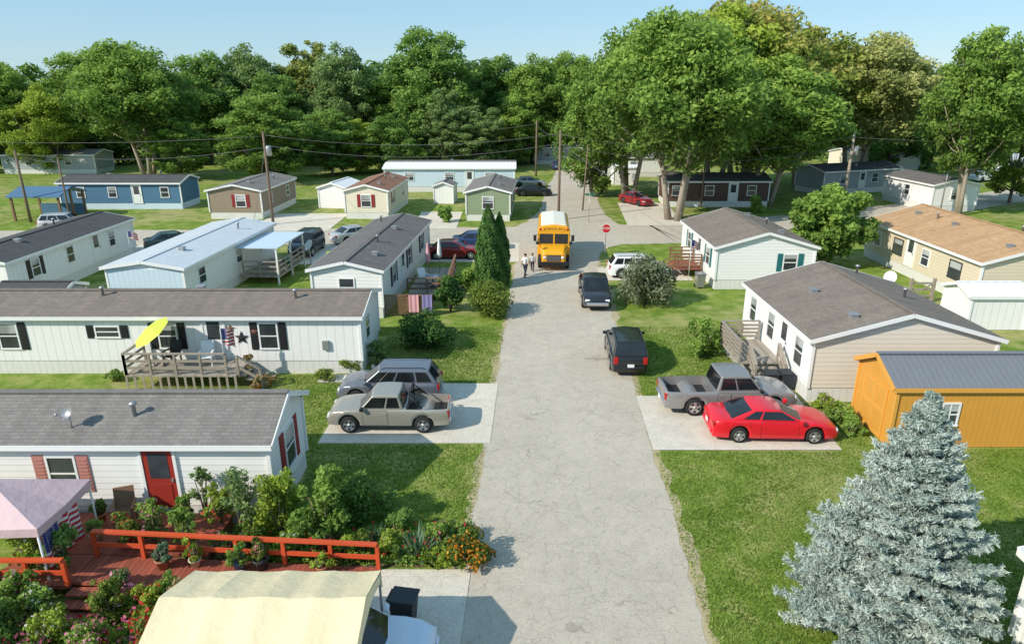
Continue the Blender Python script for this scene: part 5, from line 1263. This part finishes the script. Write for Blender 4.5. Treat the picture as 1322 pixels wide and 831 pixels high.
def pot(label, X, Y, z, mat, r=.17, h=.3, col='lf_g1', fl=None):
    t = thing('plant_pot', label, 'plant pot', (X, Y, z)); m = MB(); m.lathe([(r*.7, 0), (r, h*.85), (r*1.12, h*.86), (r*1.12, h), (r*.9, h), (r*.85, h*.8)], n=14); m.build('pot', mat, t)
    t2 = bush('leaves growing in the '+label, 0, 0, random.uniform(.4, .75), random.uniform(.24, .36), col, 560, .065, xy=(X, Y), name='potted_plant', cat='plant', nb=10, flowers=fl, nf=40, fl=.07, loose=True); t2.location.z = z+h*.8
def rampz(X): return .47-.41*(X+11.3)/7.6
pot('cream pot on the red deck at left', -11.6, 16.1, .48, 'pot_cream')
pot('terracotta pot on the red deck near the ramp', -9.5, 16.6, .48, 'terracotta', col='lf_lime')
pot('dark pot beside the red door', -9.5, 17.1, .48, 'pot_dark')
pot('small terracotta pot at the left end of the red deck', -12.0, 17.0, .48, 'terracotta', .17, .3, 'lf_box')
pot('terracotta pot standing on the ramp nearest the deck', -9.3, 15.15, rampz(-9.3), 'terracotta', .18, .3, 'lf_bluegreen')
pot('cream pot standing on the ramp right of the terracotta pot', -8.5, 15.27, rampz(-8.5), 'pot_cream', .15, .24, 'lf_lime', 'lf_redfl')
pot('blue pot standing in the middle of the ramp', -7.3, 15.2, rampz(-7.3), 'pot_blue', .17, .3, 'lf_g1')
pot('dark pot standing right of the blue pot on the ramp', -6.75, 15.3, rampz(-6.75), 'pot_dark', .2, .33, 'lf_box', 'lf_pinkfl')
pot('small terracotta pot on the ramp nearest the driveway', -5.1, 15.2, rampz(-5.1), 'terracotta', .14, .24, 'lf_lime')
pot('dark pot beside the lower ramp end', -4.55, 15.85, .02, 'pot_dark', .2, .35, 'lf_lime')
pot('orange pot on the ground beside the porch steps', -11.1, 27.2, .02, 'lamp_amber', .2, .26, 'lf_straw')
pot('terracotta pot on the brown patio deck', -4.4, 40.8, .48, 'terracotta', .2, .35, 'lf_g1', 'lf_redfl')
def chair(label, X, Y, z, rz, mat):
    t = thing('deck_chair', label, 'chair', (X, Y, z), rz); m = MB(); m.box(-.27, .27, -.26, .26, .40, .44); m.build('seat', mat, t, .01)
    m = MB(); m.add([(-.27, .24, .42), (.27, .24, .42), (.27, .42, 1.0), (-.27, .42, 1.0), (-.27, .28, .42), (.27, .28, .42), (.27, .46, 1.0), (-.27, .46, 1.0)], [(0, 1, 2, 3), (7, 6, 5, 4), (0, 4, 5, 1), (1, 5, 6, 2), (2, 6, 7, 3), (3, 7, 4, 0)]); m.build('backrest', mat, t)
    for s in (-1, 1):
        for y in (-.24, .26): m = MB(); m.box(s*.25-.025, s*.25+.025, y-.025, y+.025, 0, .40 if y > 0 else .62); m.build('leg', mat, t)
        m = MB(); m.box(s*.27-.04, s*.27+.04, -.28, .32, .62, .65); m.build('armrest', mat, t)
chair('brown deck chair on the red deck left of the red door', -11.2, 16.9, .48, 20, 'wood_brown')
chair('white chair on the weathered porch deck', -13.6, 28.3, .74, 10, 'trim_white')
chair('dark chair on the weathered porch deck beside the umbrella', -15.2, 28.4, .74, -10, 'black_plastic')
chair('white chair on the brown patio deck', -5.6, 42.4, .48, 40, 'trim_white')

# ------------------------------------------------------------------ grass blades near the camera
rng = np.random.default_rng(21); N_ = 380000
Y = 11.5+rng.random(N_)**1.3*24; X = rng.uniform(-14, 21, N_)
rects = [(-7.3, -.6, 22.4, 28.0), (5.0, 12.1, 21.9, 26.7), (-9.2, -1.3, 8, 15.7), (13.65, 22, 22.1, 25.1), (12.2, 19.9, 25.9, 34.5), (-30, -7.0, 17.4, 21.0), (-30, -6.6, 28.9, 34), (-15, -2.1, 10, 17.6), (11.4, 25, 0, 12.7), (-17, -10.8, 27, 29)]
keep = ~((X > -2.03+.0465*Y-.02) & (X < 4.12+.0466*Y+.02))
for a, b, c_, d_ in rects: keep &= ~((X > a) & (X < b) & (Y > c_) & (Y < d_))
pv = .43+.18*np.sin(X*.9+2*np.sin(Y*.55))*np.sin(Y*.8+1.5*np.sin(X*.45))+.13*np.sin(X*2.7+1.3*np.sin(Y*2.2))*np.sin(Y*2.3+X*.7)
edge = np.minimum(np.abs(X-(-2.03+.0465*Y)), np.abs(X-(4.12+.0466*Y))); pv = pv+.3*np.exp(-edge/.35)
keep &= rng.random(N_) > np.clip((pv-.56)*2.0, 0, .75)
X, Y, pv = X[keep], Y[keep], pv[keep]; n = len(X); a = rng.uniform(0, 2*PI, n); hh = .025+.04*rng.random(n); ww = .012+.012*rng.random(n)+.0004*Y
v = np.empty((n, 3, 3)); v[:, 0, 0] = X-np.cos(a)*ww; v[:, 0, 1] = Y-np.sin(a)*ww; v[:, 1, 0] = X+np.cos(a)*ww; v[:, 1, 1] = Y+np.sin(a)*ww; v[:, :2, 2] = 0
b_ = rng.normal(size=(n, 2))*.035; v[:, 2, 0] = X+b_[:, 0]; v[:, 2, 1] = Y+b_[:, 1]; v[:, 2, 2] = hh
me = bpy.data.meshes.new('grass'); me.vertices.add(n*3); me.vertices.foreach_set('co', v.reshape(-1).astype(np.float32)); me.loops.add(n*3); me.loops.foreach_set('vertex_index', np.arange(n*3, dtype=np.int32))
me.polygons.add(n); me.polygons.foreach_set('loop_start', np.arange(0, n*3, 3, dtype=np.int32)); me.polygons.foreach_set('loop_total', np.full(n, 3, dtype=np.int32)); me.update(calc_edges=True)
at = me.attributes.new('v', 'FLOAT', 'FACE'); at.data.foreach_set('value', np.clip(pv+.4*(rng.random(n)-.5), 0, 1).astype(np.float32)); me.materials.append(M['lf_grass'])
o = bpy.data.objects.new('grass', me); C.objects.link(o); tag(o, 'short mown grass on the lawns nearest the camera', 'grass', kind='stuff')
